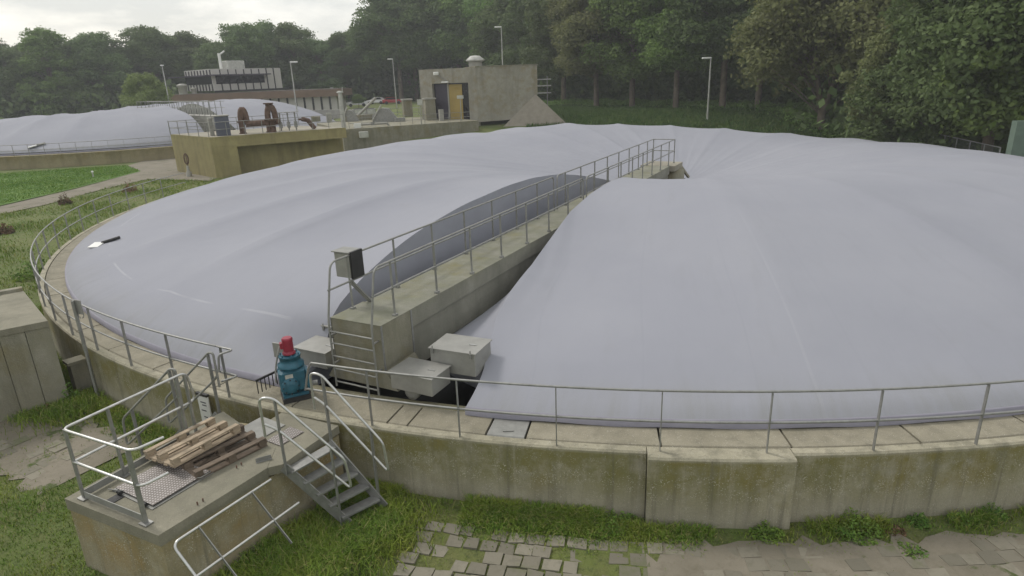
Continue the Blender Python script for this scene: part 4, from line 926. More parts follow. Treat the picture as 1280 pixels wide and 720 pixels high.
def deck_pt(px, py=None, depth=1.5):
    """point on the chamber deck under column px, depth metres behind the front edge"""
    for k in range(400):
        q = cF+e_r*(k*.05)+nIn*depth; dd_ = ray(px, 150)
        if q.x*dd_.y-q.y*dd_.x > 0: return q
    return q
# slate cabinet
p = deck_pt(276, depth=1.2); root = empty('cabinet', p, 'slate grey cabinet with a pale sloping lid on the chamber deck', 'cabinet')
mb = MB(); mb.box(p+Vector((0, 0, .75)), (1.0, .8, 1.5), R(30), bevel=.03); mb.build('body', M_['cabinet'], root)
mb = MB(); mb.box(p+Vector((0, 0, 1.55)), (1.12, .92, .1), R(30), bevel=.02); mb.build('lid', M_['pipegrey'], root)
p = deck_pt(262, depth=1.9); root = empty('cabinet', p, 'narrow pale cabinet left of the slate grey one', 'cabinet')
mb = MB(); mb.box(p+Vector((0, 0, .7)), (.3, .5, 1.4), R(30), bevel=.02); mb.build('body', M_['pipegrey'], root)
# rusty valve arches
def arch(px, depth, w_, h_, label, flange=False):
    p = deck_pt(px, depth=depth); root = empty('pipe_bend', p, label, 'pipe', 'rusty pipework on the chamber deck')
    pts = [p+Vector((0, 0, 0)), p+Vector((0, 0, h_*.55))]
    n = 9
    for k in range(n+1): a_ = math.pi*k/n; pts.append(p+e_r*(w_/2-math.cos(a_)*w_/2)+Vector((0, 0, h_*.55+math.sin(a_)*h_*.42)))
    pts.append(p+e_r*(w_+.12)+Vector((0, 0, h_*.3)))
    mb = MB(); mb.tube(pts, .24, 12); mb.build('bend', M_['rust'], root)
    mb = MB(); mb.lathe(p, [(.3, 0), (.3, .08)], 14); mb.lathe(p+Vector((0, 0, h_*.45)), [(.34, 0), (.34, .1)], 14); mb.build('flange', M_['rust'], root)
    if flange: mb = MB(); mb.lathe(p+e_r*(w_*.3)+Vector((0, 0, h_*.95)), [(.24, -.1), (.24, .2), (.4, .2), (.4, .3)], 14); mb.build('top_flange', M_['rust'], root)
    return p
a1_ = arch(301, 1.6, .42, 2.0, 'left rusty pipe bend standing upright on the chamber deck')
a2_ = arch(335, 1.2, .6, 2.15, 'right rusty pipe bend with a flange on top', True)
root = empty('cross_pipe', (a1_+a2_)/2, 'thick horizontal rusty pipe between the two pipe bends', 'pipe')
mb = MB(); mb.tube([a1_+e_r*.3+Vector((0, 0, .75)), a2_+e_r*.9+Vector((0, 0, .8))], .24, 12); mb.build('pipe', M_['rust'], root)
for p_ in (a2_+e_r*.2,): mb = MB(); mb.lathe(p_-nIn*.3, [(.26, 0), (.26, .9), (.32, .9), (.32, 1.0)], 14); mb.build('support', M_['rust'], root)
p = deck_pt(377, depth=1.2); root = empty('pipe_bend', p, 'short rusty pipe stub at the right end of the pipework', 'pipe', 'rusty pipework on the chamber deck')
mb = MB(); mb.tube([p+Vector((0, 0, .9)), p+e_r*.5+Vector((0, 0, .75)), p+e_r*1.0+Vector((0, 0, .05))], .2, 10); mb.build('bend', M_['rust'], root); mb = MB(); mb.lathe(p+Vector((0, 0, .85)), [(.28, -.05), (.28, .1)], 12); mb.build('flange', M_['rust'], root)
# valve spindles with handwheels
for px in (350, 360, 369):
    p = deck_pt(px, depth=1.4); root = empty('valve_stand', p, {350: 'left', 360: 'middle', 369: 'right'}[px]+' grey valve stand with handwheel, right of the rusty pipe bends', 'valve', 'valve stands on the chamber deck')
    mb = MB(); mb.tube([p, p+Vector((0, 0, 1.5))], .06, 8); mb.box(p+Vector((0, 0, .5)), (.25, .25, .5), R(30)); mb.build('stand', M_['dull'], root)
    mb = MB(); ring = [p+Vector((.35*math.cos(k*math.pi/8), .35*math.sin(k*math.pi/8), 1.5)) for k in range(16)]; mb.tube(ring, .03, 5, closed=True); mb.beam(ring[0], ring[8], .04, .03); mb.beam(ring[4], ring[12], .04, .03); mb.build('handwheel', M_['dull'], root)
# hydrant before the left face
p = at(237, 221, G); root = empty('hose_reel', p, 'rusty hose loop hung on a short pale hydrant before the yellowish chamber', 'hydrant')
mb = MB(); mb.lathe(p, [(.22, 0), (.22, .35), (.12, .5), (.1, .9)], 12); mb.build('hydrant', M_['pipegrey'], root)
mb = MB(); ring = [p+Vector((.16*math.cos(k*math.pi/8), 0, 1.45+.42*math.sin(k*math.pi/8))) for k in range(16)]; mb.tube(ring, .05, 6, closed=True); mb.build('hose', M_['rust'], root)
mb = MB(); mb.tube([p+Vector((0, .05, .8)), p+Vector((0, .05, 1.9))], .03, 6); mb.build('stake', M_['rust'], root)

# ------------------------------------------------------------------ grit channel between chamber and bunker
ZG = .9
def blk(name, mat, pix, depth, z0, z1, label, cat, group=None, zref=None):
    """block whose front edge spans two picture points on height zref, with real depth behind"""
    zr = z1 if zref is None else zref
    a_, b_ = at(*pix[0], zr), at(*pix[1], zr); d_ = (b_-a_).normalized(); nn = Vector((-d_.y, d_.x, 0))
    mb = MB(); mb.prism([(v.x, v.y) for v in (a_, b_, b_+nn*depth, a_+nn*depth)], z0, z1); o = mb.build(name, M_[mat])
    if label: tag(o, label, cat, group)
    return o, a_, b_, nn
blk('grit_channel', 'grey_conc', ((428, 162), (598, 150.5)), 14, G-.3, 1.1, 'broad low concrete channel in front of the parked cars and the bunker', 'channel')
blk('channel_wall', 'grey_conc', ((430, 152.5), (470, 149)), .5, 1.1, 1.75, 'low grey parapet wall between the white pole and the pillars', 'wall', zref=1.1)
blk('channel_wall', 'pipegrey', ((352, 146), (430, 143.5)), .5, .6, 1.9, 'long grey parapet behind the chamber at the end of the second tank', 'wall', zref=1.1)
def small(px, py, zb, size, mat, name, label, cat, rz=20, group=None, cap=None):
    p = at(px, py, zb); root = empty(name, p, label, cat, group)
    mb = MB(); mb.box(p+Vector((0, 0, size[2]/2)), size, R(rz), bevel=.02); mb.build('body', M_[mat], root)
    if cap: mb = MB(); mb.box(p+Vector((0, 0, size[2]+cap/2)), (size[0]+.2, size[1]+.2, cap), R(rz)); mb.build('cap', M_['pipegrey'], root)
    return p, root
small(510, 146, 1.1, (1.15, 1.15, 2.1), 'grey_conc', 'pillar', 'square concrete pillar with a cap right of the red car', 'pillar', cap=.16, group='capped pillars before the bunker')
small(538, 150, 1.1, (1.2, 1.2, 2.35), 'grey_conc', 'pillar', 'square concrete pillar with a cap at the left corner of the bunker', 'pillar', cap=.16, group='capped pillars before the bunker')
# trapezoid hoods
for (px, py, w_, h_, lab) in ((480, 152.5, 2.6, 1.5, 'grey hood with a sloping right side, right of the crossed bars'), (437, 152, 1.6, 1.3, 'grey sloping hood beside the white pole')):
    p = at(px, py, 1.1); d_ = Vector((1, .12, 0)).normalized(); nn = Vector((-.12, 1, 0)).normalized(); root = empty('screen_hood', p, lab, 'machine hood', 'grey hoods on the grit channel')
    mb = MB(); q = [p-d_*w_*.5, p+d_*w_*.7, p+d_*w_*.25+Vector((0, 0, h_)), p-d_*w_*.05+Vector((0, 0, h_*1.05)), p-d_*w_*.5+Vector((0, 0, h_*.55))]
    n = len(q); v = q+[x_+nn*1.6 for x_ in q]; mb.add(v, [tuple(range(n)), tuple(range(2*n-1, n-1, -1))]+[(i, n+i, n+(i+1) % n, (i+1) % n) for i in range(n)]); mb.build('hood', M_['dull'], root)
    mb = MB(); mb.tube([q[0]+Vector((0, -.1, .2)), q[3]+Vector((0, -.1, .35))], .1, 6); mb.build('bar', M_['pipegrey'], root)
p = at(461, 150, 1.1); root = empty('screw_conveyor', p, 'pale tilted conveyor tube crossing behind the grey hood', 'conveyor'); mb = MB(); mb.tube([p+Vector((-1.6, 1.2, .5)), p+Vector((.9, 1.2, 2.6))], .16, 8); mb.build('tube', M_['pipegrey'], root)
mb = MB(); mb.beam(p+Vector((-.4, 1.2, 0)), p+Vector((-.4, 1.2, 1.5)), .12, .12); mb.build('leg', M_['dull'], root)
p = at(443, 146, 1.1)+Vector((0, 3, 0)); root = empty('grit_container', p, 'open white skip with a dark inside behind the grey hoods', 'skip')
mb = MB(); mb.box(p+Vector((.8, 0, .45)), (3.2, 1.6, .9), R(5), bevel=.05); mb.build('tub', M_['dirtywhite'], root); mb = MB(); mb.box(p+Vector((.8, 0, .92)), (2.9, 1.35, .06), R(5)); mb.build('opening', M_['darkmetal'], root)
small(447, 160, 1.1, (.7, .5, .5), 'white', 'junction_box', 'small white box at the edge of the channel above the cover', 'box')
small(455, 172, .2, (.9, .6, .6), 'dirtywhite', 'junction_box', 'small white box low beside the near tank, below the channel', 'box')
# white vent pole
p = at(430, 160, 1.1); root = empty('vent_pole', p, 'thick pale vent pole with a flat cap at the right end of the yellowish chamber', 'vent pole')
zt = height_at(429, 116, p); mb = MB(); mb.lathe(p, [(.24, 0), (.22, zt-1.1)], 14); mb.build('pole', M_['dirtywhite'], root)
mb = MB(); mb.lathe(p+Vector((0, 0, zt-1.1)), [(.36, 0), (.36, .12), (.1, .2)], 14); mb.tube([p+Vector((.25, 0, zt-1)), p+Vector((.3, 0, zt-.5))], .05, 6); mb.build('cap', M_['dirtywhite'], root)
def signpost(px, py, z0, ytop, label, bw=.5, bh=.5, mat='dirtywhite', group=None):
    p = at(px, py, z0); zt = height_at(px, ytop, p); root = empty('signpost', p, label, 'signpost', group)
    mb = MB(); mb.tube([p, up(p, zt)], .06, 6); mb.build('post', M_['pipegrey'], root); mb = MB(); mb.box(up(p, zt-bh/2)-Vector((0, .08, 0)), (bw, .06, bh), 0); mb.build('board', M_[mat], root)
signpost(527, 156, 1.1, 124, 'pale board on a thin post in front of the left bunker pillar', .55, .6)
signpost(577, 151, 1.3, 119, 'pale board on a post before the yellow door', .7, .35)
signpost(417, 131, .85, 109, 'small white box on a post beyond the brown roofed building', .7, .6)
gr = empty('guardrail', at(488, 150, 1.1), 'guardrail between the capped pillars and the red car', 'guardrail')
for (xa, ya, xb, yb) in ((440, 148, 508, 146), (512, 146, 560, 146)):
    for h_ in (.5, 1.05): mb = MB(); mb.tube([at(xa, ya, 1.1)+Vector((0, 2, h_)), at(xb, yb, 1.1)+Vector((0, 2, h_))], .035, 5); mb.build('rail', M_['dull'], gr)
    for k in range(6): q = at(xa, ya, 1.1).lerp(at(xb, yb, 1.1), k/5)+Vector((0, 2, 0)); mb = MB(); mb.beam(q, q+Vector((0, 0, 1.05)), .07, .05); mb.build('post', M_['dull'], gr)

gr = empty('guardrail', cB, 'guardrail along the rear edge of the yellowish chamber deck', 'guardrail')
for h_ in (.55, 1.1): mb = MB(); mb.tube([cL-nIn*.2+Vector((0, 0, h_)), cB-nIn*.2+Vector((0, 0, h_))], .025, 5); mb.build('rail', M_['dull'], gr)
for k in range(9): q = (cL-nIn*.2).lerp(cB-nIn*.2, k/8); mb = MB(); mb.beam(q, q+Vector((0, 0, 1.1)), .05, .04); mb.build('post', M_['dull'], gr)
for (px, py, sz_, mt, nm, lab, ct) in ((395, 152, (.9, .6, .5), 'grey_conc', 'plinth', 'low concrete plinth on the chamber deck left of the vent pole', 'plinth'), (412, 153, (.5, .5, .9), 'pipegrey', 'cabinet', 'small grey cabinet on the deck just left of the vent pole', 'cabinet'),
        (500, 152, (1.2, .5, .45), 'dull', 'cable_duct', 'low metal duct on the channel before the capped pillars', 'duct'), (552, 151, (.5, .5, 1.25), 'pipegrey', 'control_post', 'slim grey control post before the dark shutter of the bunker', 'control post')):
    small(px, py, 1.95 if px < 428 else 1.1, sz_, mt, nm, lab, ct)
p = at(470, 158, 1.1); root = empty('channel_pipe', p, 'pale pipe with a bend running along the front of the grit channel', 'pipe'); mb = MB(); mb.tube(fillet([p+Vector((-2, -.2, .25)), p+Vector((1.2, .8, .25)), p+Vector((1.3, .9, -.7))], .3), .12, 8); mb.build('pipe', M_['pipegrey'], root)
mb = MB(); mb.lathe(p+Vector((-.4, .3, .12)), [(.2, 0), (.2, .3)], 10); mb.build('collar', M_['dull'], root)
gr = empty('guardrail', at(440, 160, 1.1), 'low guardrail on the front edge of the grit channel above the near cover', 'guardrail')
for h_ in (.5, 1.0): mb = MB(); mb.tube([at(436, 161, 1.1)+Vector((0, .3, h_)), at(590, 151.5, 1.1)+Vector((0, .3, h_))], .022, 5); mb.build('rail', M_['dull'], gr)
for k in range(11): q = at(436, 161, 1.1).lerp(at(590, 151.5, 1.1), k/10)+Vector((0, .3, 0)); mb = MB(); mb.beam(q, q+Vector((0, 0, 1.0)), .045, .035); mb.build('post', M_['dull'], gr)

# ------------------------------------------------------------------ bunker
ZB = 1.0; bF = at(598, 150, ZB); bL = at(528, 150.5, ZB); bR = at(657, 147, ZB); ZT = height_at(598, 84, bF)
bk = empty('bunker', bF, 'windowless concrete bunker with a dark recessed entrance and a yellow door', 'building')
bR2 = bF+(bR-bF)*1.27; dl_ = (bL-bF).normalized(); dr_ = (bR-bF).normalized(); inL = Vector((-dl_.y, dl_.x, 0)); inL = inL if inL.dot(dr_) > 0 else -inL
LLb = (bL-bF).length
def seg_on(px): 
    """distance along the left face seen in column px"""
    d_ = ray(px, 120)
    for k in range(600):
        q = bF+dl_*(k*.02)
        if q.x*d_.y-q.y*d_.x < 0: return k*.02
    return LLb
s1, s2 = seg_on(586), seg_on(541); zo = height_at(560, 104, bF.lerp(bL, .5)); depthb = 1.6
def pier(mb, sa, sb_, za, zb_, o0=0, o1=.6): mb.prism([((bF+dl_*a_+inL*b2_).x, (bF+dl_*a_+inL*b2_).y) for a_, b2_ in ((sa, o0), (sb_, o0), (sb_, o1), (sa, o1))], za, zb_)
mb = MB(); pier(mb, 0, s1, ZB-2.2, ZT-.004); pier(mb, s2, LLb, ZB-2.2, ZT-.003); pier(mb, s1+.002, s2-.002, zo, ZT-.002); pier(mb, s1, s2, ZB-2.2, ZB-.2, 0, .6); mb.build('entrance_wall', M_['bunker'], bk)
inR = Vector((-dr_.y, dr_.x, 0)); inR = inR if inR.dot(dl_) > 0 else -inR
Lr = (bR2-bF).length; v = []
prof = [(.0, ZB-.25), ((bR-bF).length, ZB-.1), (Lr, ZB+2.6), (Lr, ZT), (.0, ZT)]
for o_ in (0.002, LLb*.98): v += [up(bF+dr_*(a_+.61 if a_ == 0 else a_)+inR*o_, z_) for a_, z_ in prof]
v[0] = up(bF+dr_*.01+inR*.002, ZB-.25); v[4] = up(bF+dr_*.01+inR*.002, ZT)
n = 5; mb = MB(); mb.add(v, [tuple(range(n)), tuple(range(2*n-1, n-1, -1))]+[(i, n+i, n+(i+1) % n, (i+1) % n) for i in range(n)]); mb.build('hall', M_['bunker'], bk)
mb = MB(); pier(mb, s1, s1+(s2-s1)*.98, ZB-.2, zo, depthb, depthb+.1) if False else pier(mb, s1+.0, s2-.0, ZB-.2, zo, .50, .56); mb.build('recess_back', M_['darkglass'], bk)
mb = MB(); sm = s1+(s2-s1)*.62; pier(mb, sm, s2-.15, ZB, zo-.1, .44, .48); q = mb.build('shutter', M_['purple'], bk)
mb = MB(); sd_ = s1+(s2-s1)*.22; pier(mb, sd_, s1+(s2-s1)*.58, ZB, zo-.15, .40, .46); q = mb.build('door', M_['yellow'], bk)
mb = MB(); pier(mb, s1+(s2-s1)*.585, s1+(s2-s1)*.62, ZB-.1, zo-.02, .36, .5); mb.build('door_post', M_['pipegrey'], bk)
mb = MB(); mb.prism([((bF+dr_*a_+inR*b2_).x, (bF+dr_*a_+inR*b2_).y) for a_, b2_ in ((-.06, -.06), (Lr+.06, -.06), (Lr+.06, LLb), (-.06, LLb))], ZT+.002, ZT+.14); mb.build('coping', M_['grey_conc'], bk)
# floodlight on arm, bulkhead lamp
p = up(bF+dl_*seg_on(549)-inL*.15, height_at(549, 93, bF+dl_*6)); root = empty('floodlight', p, 'white floodlight on a slanting arm high on the bunker entrance wall', 'floodlight')
mb = MB(); mb.beam(p, p+Vector((1.3, -.4, -.9)), .08, .08); mb.build('arm', M_['dull'], root); mb = MB(); mb.box(p+Vector((-.1, -.2, .1)), (.55, .4, .35), R(20), bevel=.05); mb.build('lamp', M_['white'], root)
p = up(bF+dl_*seg_on(558)-inL*.12, zo+.12); mb = MB(); mb.box(p, (.9, .25, .16), math.atan2(dl_.y, dl_.x), bevel=.04); tag(mb.build('bulkhead_lamp', M_['white']), 'flat white lamp above the dark recessed entrance', 'lamp')
# roof vent
p = up(bF+dr_*.55+inR*3.2, ZT+.13); root = empty('roof_vent', p, 'round grey mushroom vent on the bunker roof', 'roof vent')
rv = 11/FOC*p.y; mb = MB(); mb.lathe(p, [(rv*.72, 0), (rv*.72, .45*rv), ], 20); mb.build('curb', M_['pipegrey'], root)
mb = MB(); mb.lathe(p+Vector((0, 0, .45*rv)), [(rv*.7, 0), (rv, .12*rv), (rv, .22*rv), (rv*.5, .62*rv), (rv*.2, .66*rv)], 20); mb.build('hood', M_['dirtywhite'], root)
# sloping sand concrete skirt on the right
a_ = at(712, 151, .6); v = [at(635, 158, .4), at(655, 157, .4), a_, up(bR2+inR*5, .6), up(bR2+inR*.6, ZB+2.9), up(bR2+inR*3, ZB+2.9), up(bF+dr_*5+inR*.5, ZB)]
mb = MB(); e0 = up(bR2-inR*1.2, 0); base = [up(bR+dr_*-3.2-inR*1.2, 0), up(a_, 0), up(a_+inR*7, 0), up(bR2+inR*9, 0)]
apx = [up(bR2-dr_*.35-inR*.35, ZB+2.6), up(bR2-dr_*.2+inR*5, ZB+2.75)]
mb.add(base+apx, [(0, 1, 4), (1, 2, 5, 4), (2, 3, 5), (3, 0, 4, 5), (3, 2, 1, 0)]); tag(mb.build('spoil_slope', M_['rubble']), 'smooth pale concrete slope falling from the right end of the bunker', 'ramp')
# sign mast with three arms right of the bunker
p = up(column(684, 88), .6); root = empty('antenna_mast', p, 'thin mast with three horizontal arms right of the bunker', 'mast')
ztm = height_at(683, 95, p); mb = MB(); mb.tube([p, up(p, ztm)], .07, 6); mb.build('pole', M_['dull'], root)
for yy in (99, 107, 116): z_ = height_at(683, yy, p); mb = MB(); mb.beam(up(p, z_)+Vector((-1.3, 0, 0)), up(p, z_)+Vector((.5, 0, 0)), .12, .14); mb.build('arm', M_['dirtywhite'], root)

# ------------------------------------------------------------------ cars
def car(px, dist, rz, mat, label):
    p = column(px, dist); p.z = float(ground_z(p.x, p.y)); root = empty('parked_car', p, label, 'car', 'cars parked behind the grit channel')
    Mx = Matrix.Rotation(rz, 3, 'Z')
    def pf(prof, w0, w1, nm, m_):
        k = len(prof); V = []
        for sgn in (-1, 1):
            for (x_, z_) in prof: wd = w0 if z_ < .95 else w1; V.append(p+Mx @ Vector((x_, sgn*wd, z_)))
        mb = MB(); mb.add(V, [tuple(range(k)), tuple(range(2*k-1, k-1, -1))]+[(i, k+i, k+(i+1) % k, (i+1) % k) for i in range(k)]); return mb.build(nm, m_, root)
    body = pf([(-2.1, .35), (-2.15, .85), (-1.95, .98), (-1.7, 1.0), (-1.15, 1.42), (.35, 1.45), (1.0, 1.0), (1.9, .88), (2.15, .7), (2.12, .35)], .86, .68, 'body', M_[mat])
    pf([(-1.58, 1.02), (-1.1, 1.37), (.3, 1.39), (.85, 1.02)], .88, .74, 'side_window', M_['darkglass'])
    for x_, n_ in ((-1.3, 0), (1.3, 0)):
        for sgn in (-1, 1):
            q = Mx @ Vector((x_, sgn*.8, .33)); A_x = Matrix.Rotation(rz, 3, 'Z') @ Matrix.Rotation(R(90), 3, 'X'); mb = MB(); mb.lathe(p+q, [(.2, -.1), (.33, -.1), (.33, .1), (.2, .1)], 14, A_x); mb.build('wheel', M_['black'], root)
    for sgn in (-1, 1):
        mb = MB(); mb.box(p+Mx @ Vector((2.1, sgn*.6, .72)), (.12, .35, .16), rz); mb.build('headlight', M_['white'], root)
car(468, 150, R(170), 'carwhite', 'white car parked left of the red car')
car(488, 146, R(12), 'carred', 'red car parked beside the square concrete pillar')
car(443, 140, R(195), 'carwhite', 'white car parked leftmost behind the channel hoods')
car(536, 150, R(100), 'carwhite', 'pale car partly hidden behind the guardrail left of the bunker')

# ------------------------------------------------------------------ office building
def yat(px, dist): return up(column(px, dist), 0)
oF, oL, oR = yat(266, 138), yat(232, 150), yat(352, 146)
zb_ = height_at(266, 113.5, oF); zt_ = height_at(266, 86, oF)
of = empty('office_building', up(oF, G), 'white panelled building with a dark window band and a roof box behind the second tank', 'building')
oB = oL+(oR-oF)
mb = MB(); mb.prism([(v.x, v.y) for v in (oF, oR, oB, oL)], zb_, zt_); mb.build('upper_storey', M_['panelwhite'], of)
er = (oR-oF).normalized(); el = (oL-oF).normalized(); LR2 = (oR-oF).length; LL2 = (oL-oF).length; H_ = zt_-zb_
nR = Vector((er.y, -er.x, 0)); nL = Vector((-el.y, el.x, 0)); nL = nL if nL.dot(er) < 0 else -nL
w1_, w2_ = zb_+H_*.30, zb_+H_*.68
def face(nm, p, d_, n_, s0, s1, z0, z1, mat, off=.05, par=None):
    mb = MB(); c0 = p+d_*s0; c1 = p+d_*s1; mb.prism([(v.x, v.y) for v in (c0+n_*off, c1+n_*off, c1-n_*.02, c0-n_*.02)], z0, z1); return mb.build(nm, M_[mat], par or of)
face('window_band', oF, er, nR, .6, LR2*.735, w1_, w2_, 'darkglass'); face('window_band', oF, el, nL, .5, LL2-.1, w1_, w2_, 'darkglass')
for k in range(1, 9): face('panel_joint', oF, er, nR, LR2*k/9-.12, LR2*k/9+.12, zb_, w1_ if k < 7 else zt_, 'darkmetal', .07); 
for k in range(1, 7): face('panel_joint', oF, er, nR, LR2*k/9-.1, LR2*k/9+.1, w2_+.2, zt_-.15, 'darkmetal', .07)
for k in range(0, 9):
    face('panel_joint', oF, el, nL, LL2*(k+.45)/9-.25, LL2*(k+.45)/9+.25, zb_, w1_-.02, 'darkmetal', .07); face('panel_joint', oF, el, nL, LL2*(k+.45)/9-.25, LL2*(k+.45)/9+.25, w2_+.2, zt_-.15, 'darkmetal', .07)
face('sunshade', oF, er, nR, -.6, LR2*.79, w2_, w2_+.22, 'purple', 1.3); face('sunshade', oF, el, nL, 0, LL2+6, w2_-.01, w2_+.2, 'purple', 1.3)
face('kerb', oF, er, nR, 0, LR2, zb_-.3, zb_-.01, 'darkmetal', .1)
q = oF.lerp(oR, .42)+nR*-3; mb = MB(); mb.box(up(q, zt_+.7), (3.6, 3, 1.6), math.atan2(er.y, er.x), bevel=.1); mb.build('roof_box', M_['dirtywhite'], of)
mb = MB(); q2 = q-er*2.4; mb.tube([up(q2, zt_), up(q2, zt_+2.9)], .3, 8); mb.tube([up(q2, zt_+2.6), up(q2+er*1.2, zt_+3.3)], .15, 6); mb.build('flue', M_['white'], of)
# brown wing
wA, wB, wD = yat(424, 128), yat(200, 140), yat(424, 165)
zf1, zf0 = height_at(424, 106.5, wA), height_at(424, 118, wA)
ow = empty('low_wing', up(wA, G), 'long flat brown roofed wing with white wall panels under its eaves', 'building')
dW = (wB-wA).normalized(); nW = Vector((-dW.y, dW.x, 0)); nW = nW if nW.y > 0 else -nW; Lw = (wB-wA).length
mb = MB(); mb.prism([(v.x, v.y) for v in (wA, wA+nW*9, wA+nW*9+dW*Lw, wA+dW*Lw)], zf0-.3, zf0+.95); mb.build('fascia', M_['brown'], ow)
mb = MB(); mb.prism([(v.x, v.y) for v in (wA+nW*.6+dW*.6, wA+nW*8.5+dW*.6, wA+nW*8.5+dW*Lw, wA+nW*.6+dW*Lw)], zf0+.955, zf0+1.05); mb.build('roof', M_['roof'], ow)
mb = MB(); mb.prism([(v.x, v.y) for v in (wA+nW*1.2+dW*1.2, wA+nW*8+dW*1.2, wA+nW*8+dW*(Lw-1), wA+nW*1.2+dW*(Lw-1))], G, zf0-.302); mb.build('wall', M_['panelwhite'], ow)
for k in range(9): p_ = wA+nW*1.15+dW*(2.5+1.6*k); mb = MB(); mb.box(up(p_, (zf0+G)/2), (.35, .12, zf0-G-.35), math.atan2(dW.y, dW.x)); mb.build('panel_joint', M_['darkmetal'], ow)
for (px, dd_, lab, sz) in ((226, 128, 'round grey roof vent at the left end of the brown wing', 1.0), (240, 128, 'small white roof cowl next to the grey vent', .6)):
    p = up(column(px, 139), zf0+1.0); root = empty('roof_vent', p, lab, 'roof vent'); mb = MB(); mb.lathe(p, [(.75*sz, 0), (.75*sz, 1.3*sz), (.9*sz, 1.4*sz), (.9*sz, 1.7*sz), (.3, 1.9*sz)], 14); mb.build('cowl', M_['pipegrey'], root)

# ------------------------------------------------------------------ lamp posts
for (px, yb, yt, dist, arm, lab) in ((206, 125, 82, 120, 0, 'slim pale lamp post left of the white panelled building'), (366, 122, 78, 95, 1, 'white lamp post with a short arm right of the white panelled building'), (493, 124, 74, 125, -1, 'grey lamp post behind the red car'), (629, 90, 34, 96, -1, 'tall white lamp post rising behind the bunker roof'), (887, 150, 73, 76, -1, 'tall pale lamp post standing alone before the right trees')):
    p = column(px, dist); p.z = float(ground_z(p.x, p.y))-.1; zt = height_at(px, yt, p); root = empty('lamp_post', p, lab, 'lamp post')
    mb = MB(); mb.tube([p, up(p, zt)], .11, 8, .07); mb.build('pole', M_['dirtywhite'], root)
    mb = MB(); mb.box(up(p, zt)+Vector((arm*.45, 0, .04)), (1.0 if arm else .5, .35, .18), 0, bevel=.05); mb.build('lamp_head', M_['white'], root)

# ------------------------------------------------------------------ fence at the far right
f0, f1 = at(1222, 176, 0), at(1276, 186, 0); f1 = at(1266, 186, -.2); 
fr_ = empty('wire_fence', up(f0, 0), 'dark wire mesh fence on thin posts below the right trees', 'fence')
fa, fb = column(1165, 56), column(1268, 46); m2, t, b = nt('wire_mesh'); b.inputs['Base Color'].default_value = (.06, .075, .065, 1)
b.inputs['Roughness'].default_value = .7
NP = 6
for k in range(NP+1):
    q = fa.lerp(fb, k/NP); q.z = float(ground_z(q.x, q.y)); mb = MB(); mb.tube([q, up(q, q.z+2.15)], .035, 6); mb.build('post', M_['zinc'], fr_)
mb = MB(); 
za = float(ground_z(fa.x, fa.y)); zb2 = float(ground_z(fb.x, fb.y))
for k in range(15): mb.beam(up(fa, za+.05+.145*k), up(fb, zb2+.05+.145*k), .012, .012)
for k in range(100): q = fa.lerp(fb, k/99); z_ = za+(zb2-za)*k/99; mb.beam(up(q, z_+.05), up(q, z_+2.08), .012, .012)
mb.build('mesh_panel', m2, fr_)
mb = MB(); mb.tube([up(fa, za+2.12), up(fb, zb2+2.12)], .03, 6); mb.build('top_rail', M_['zinc'], fr_)
p = column(1294, 44); p.z = float(ground_z(p.x, p.y)); root = empty('windbreak', p, 'grey green mesh screen standing on a concrete plinth at the right edge', 'screen')
zt = height_at(1278, 158, p); mb = MB(); mb.box(up(p, (zt+p.z+1)/2+.3), (1.1, .5, zt-p.z-1), R(-10)); mb.build('mesh', M_['green_screen'], root); mb = MB(); mb.box(up(p, p.z+.7), (1.5, .9, 1.5), R(-10)); mb.build('plinth', M_['grey_conc'], root)

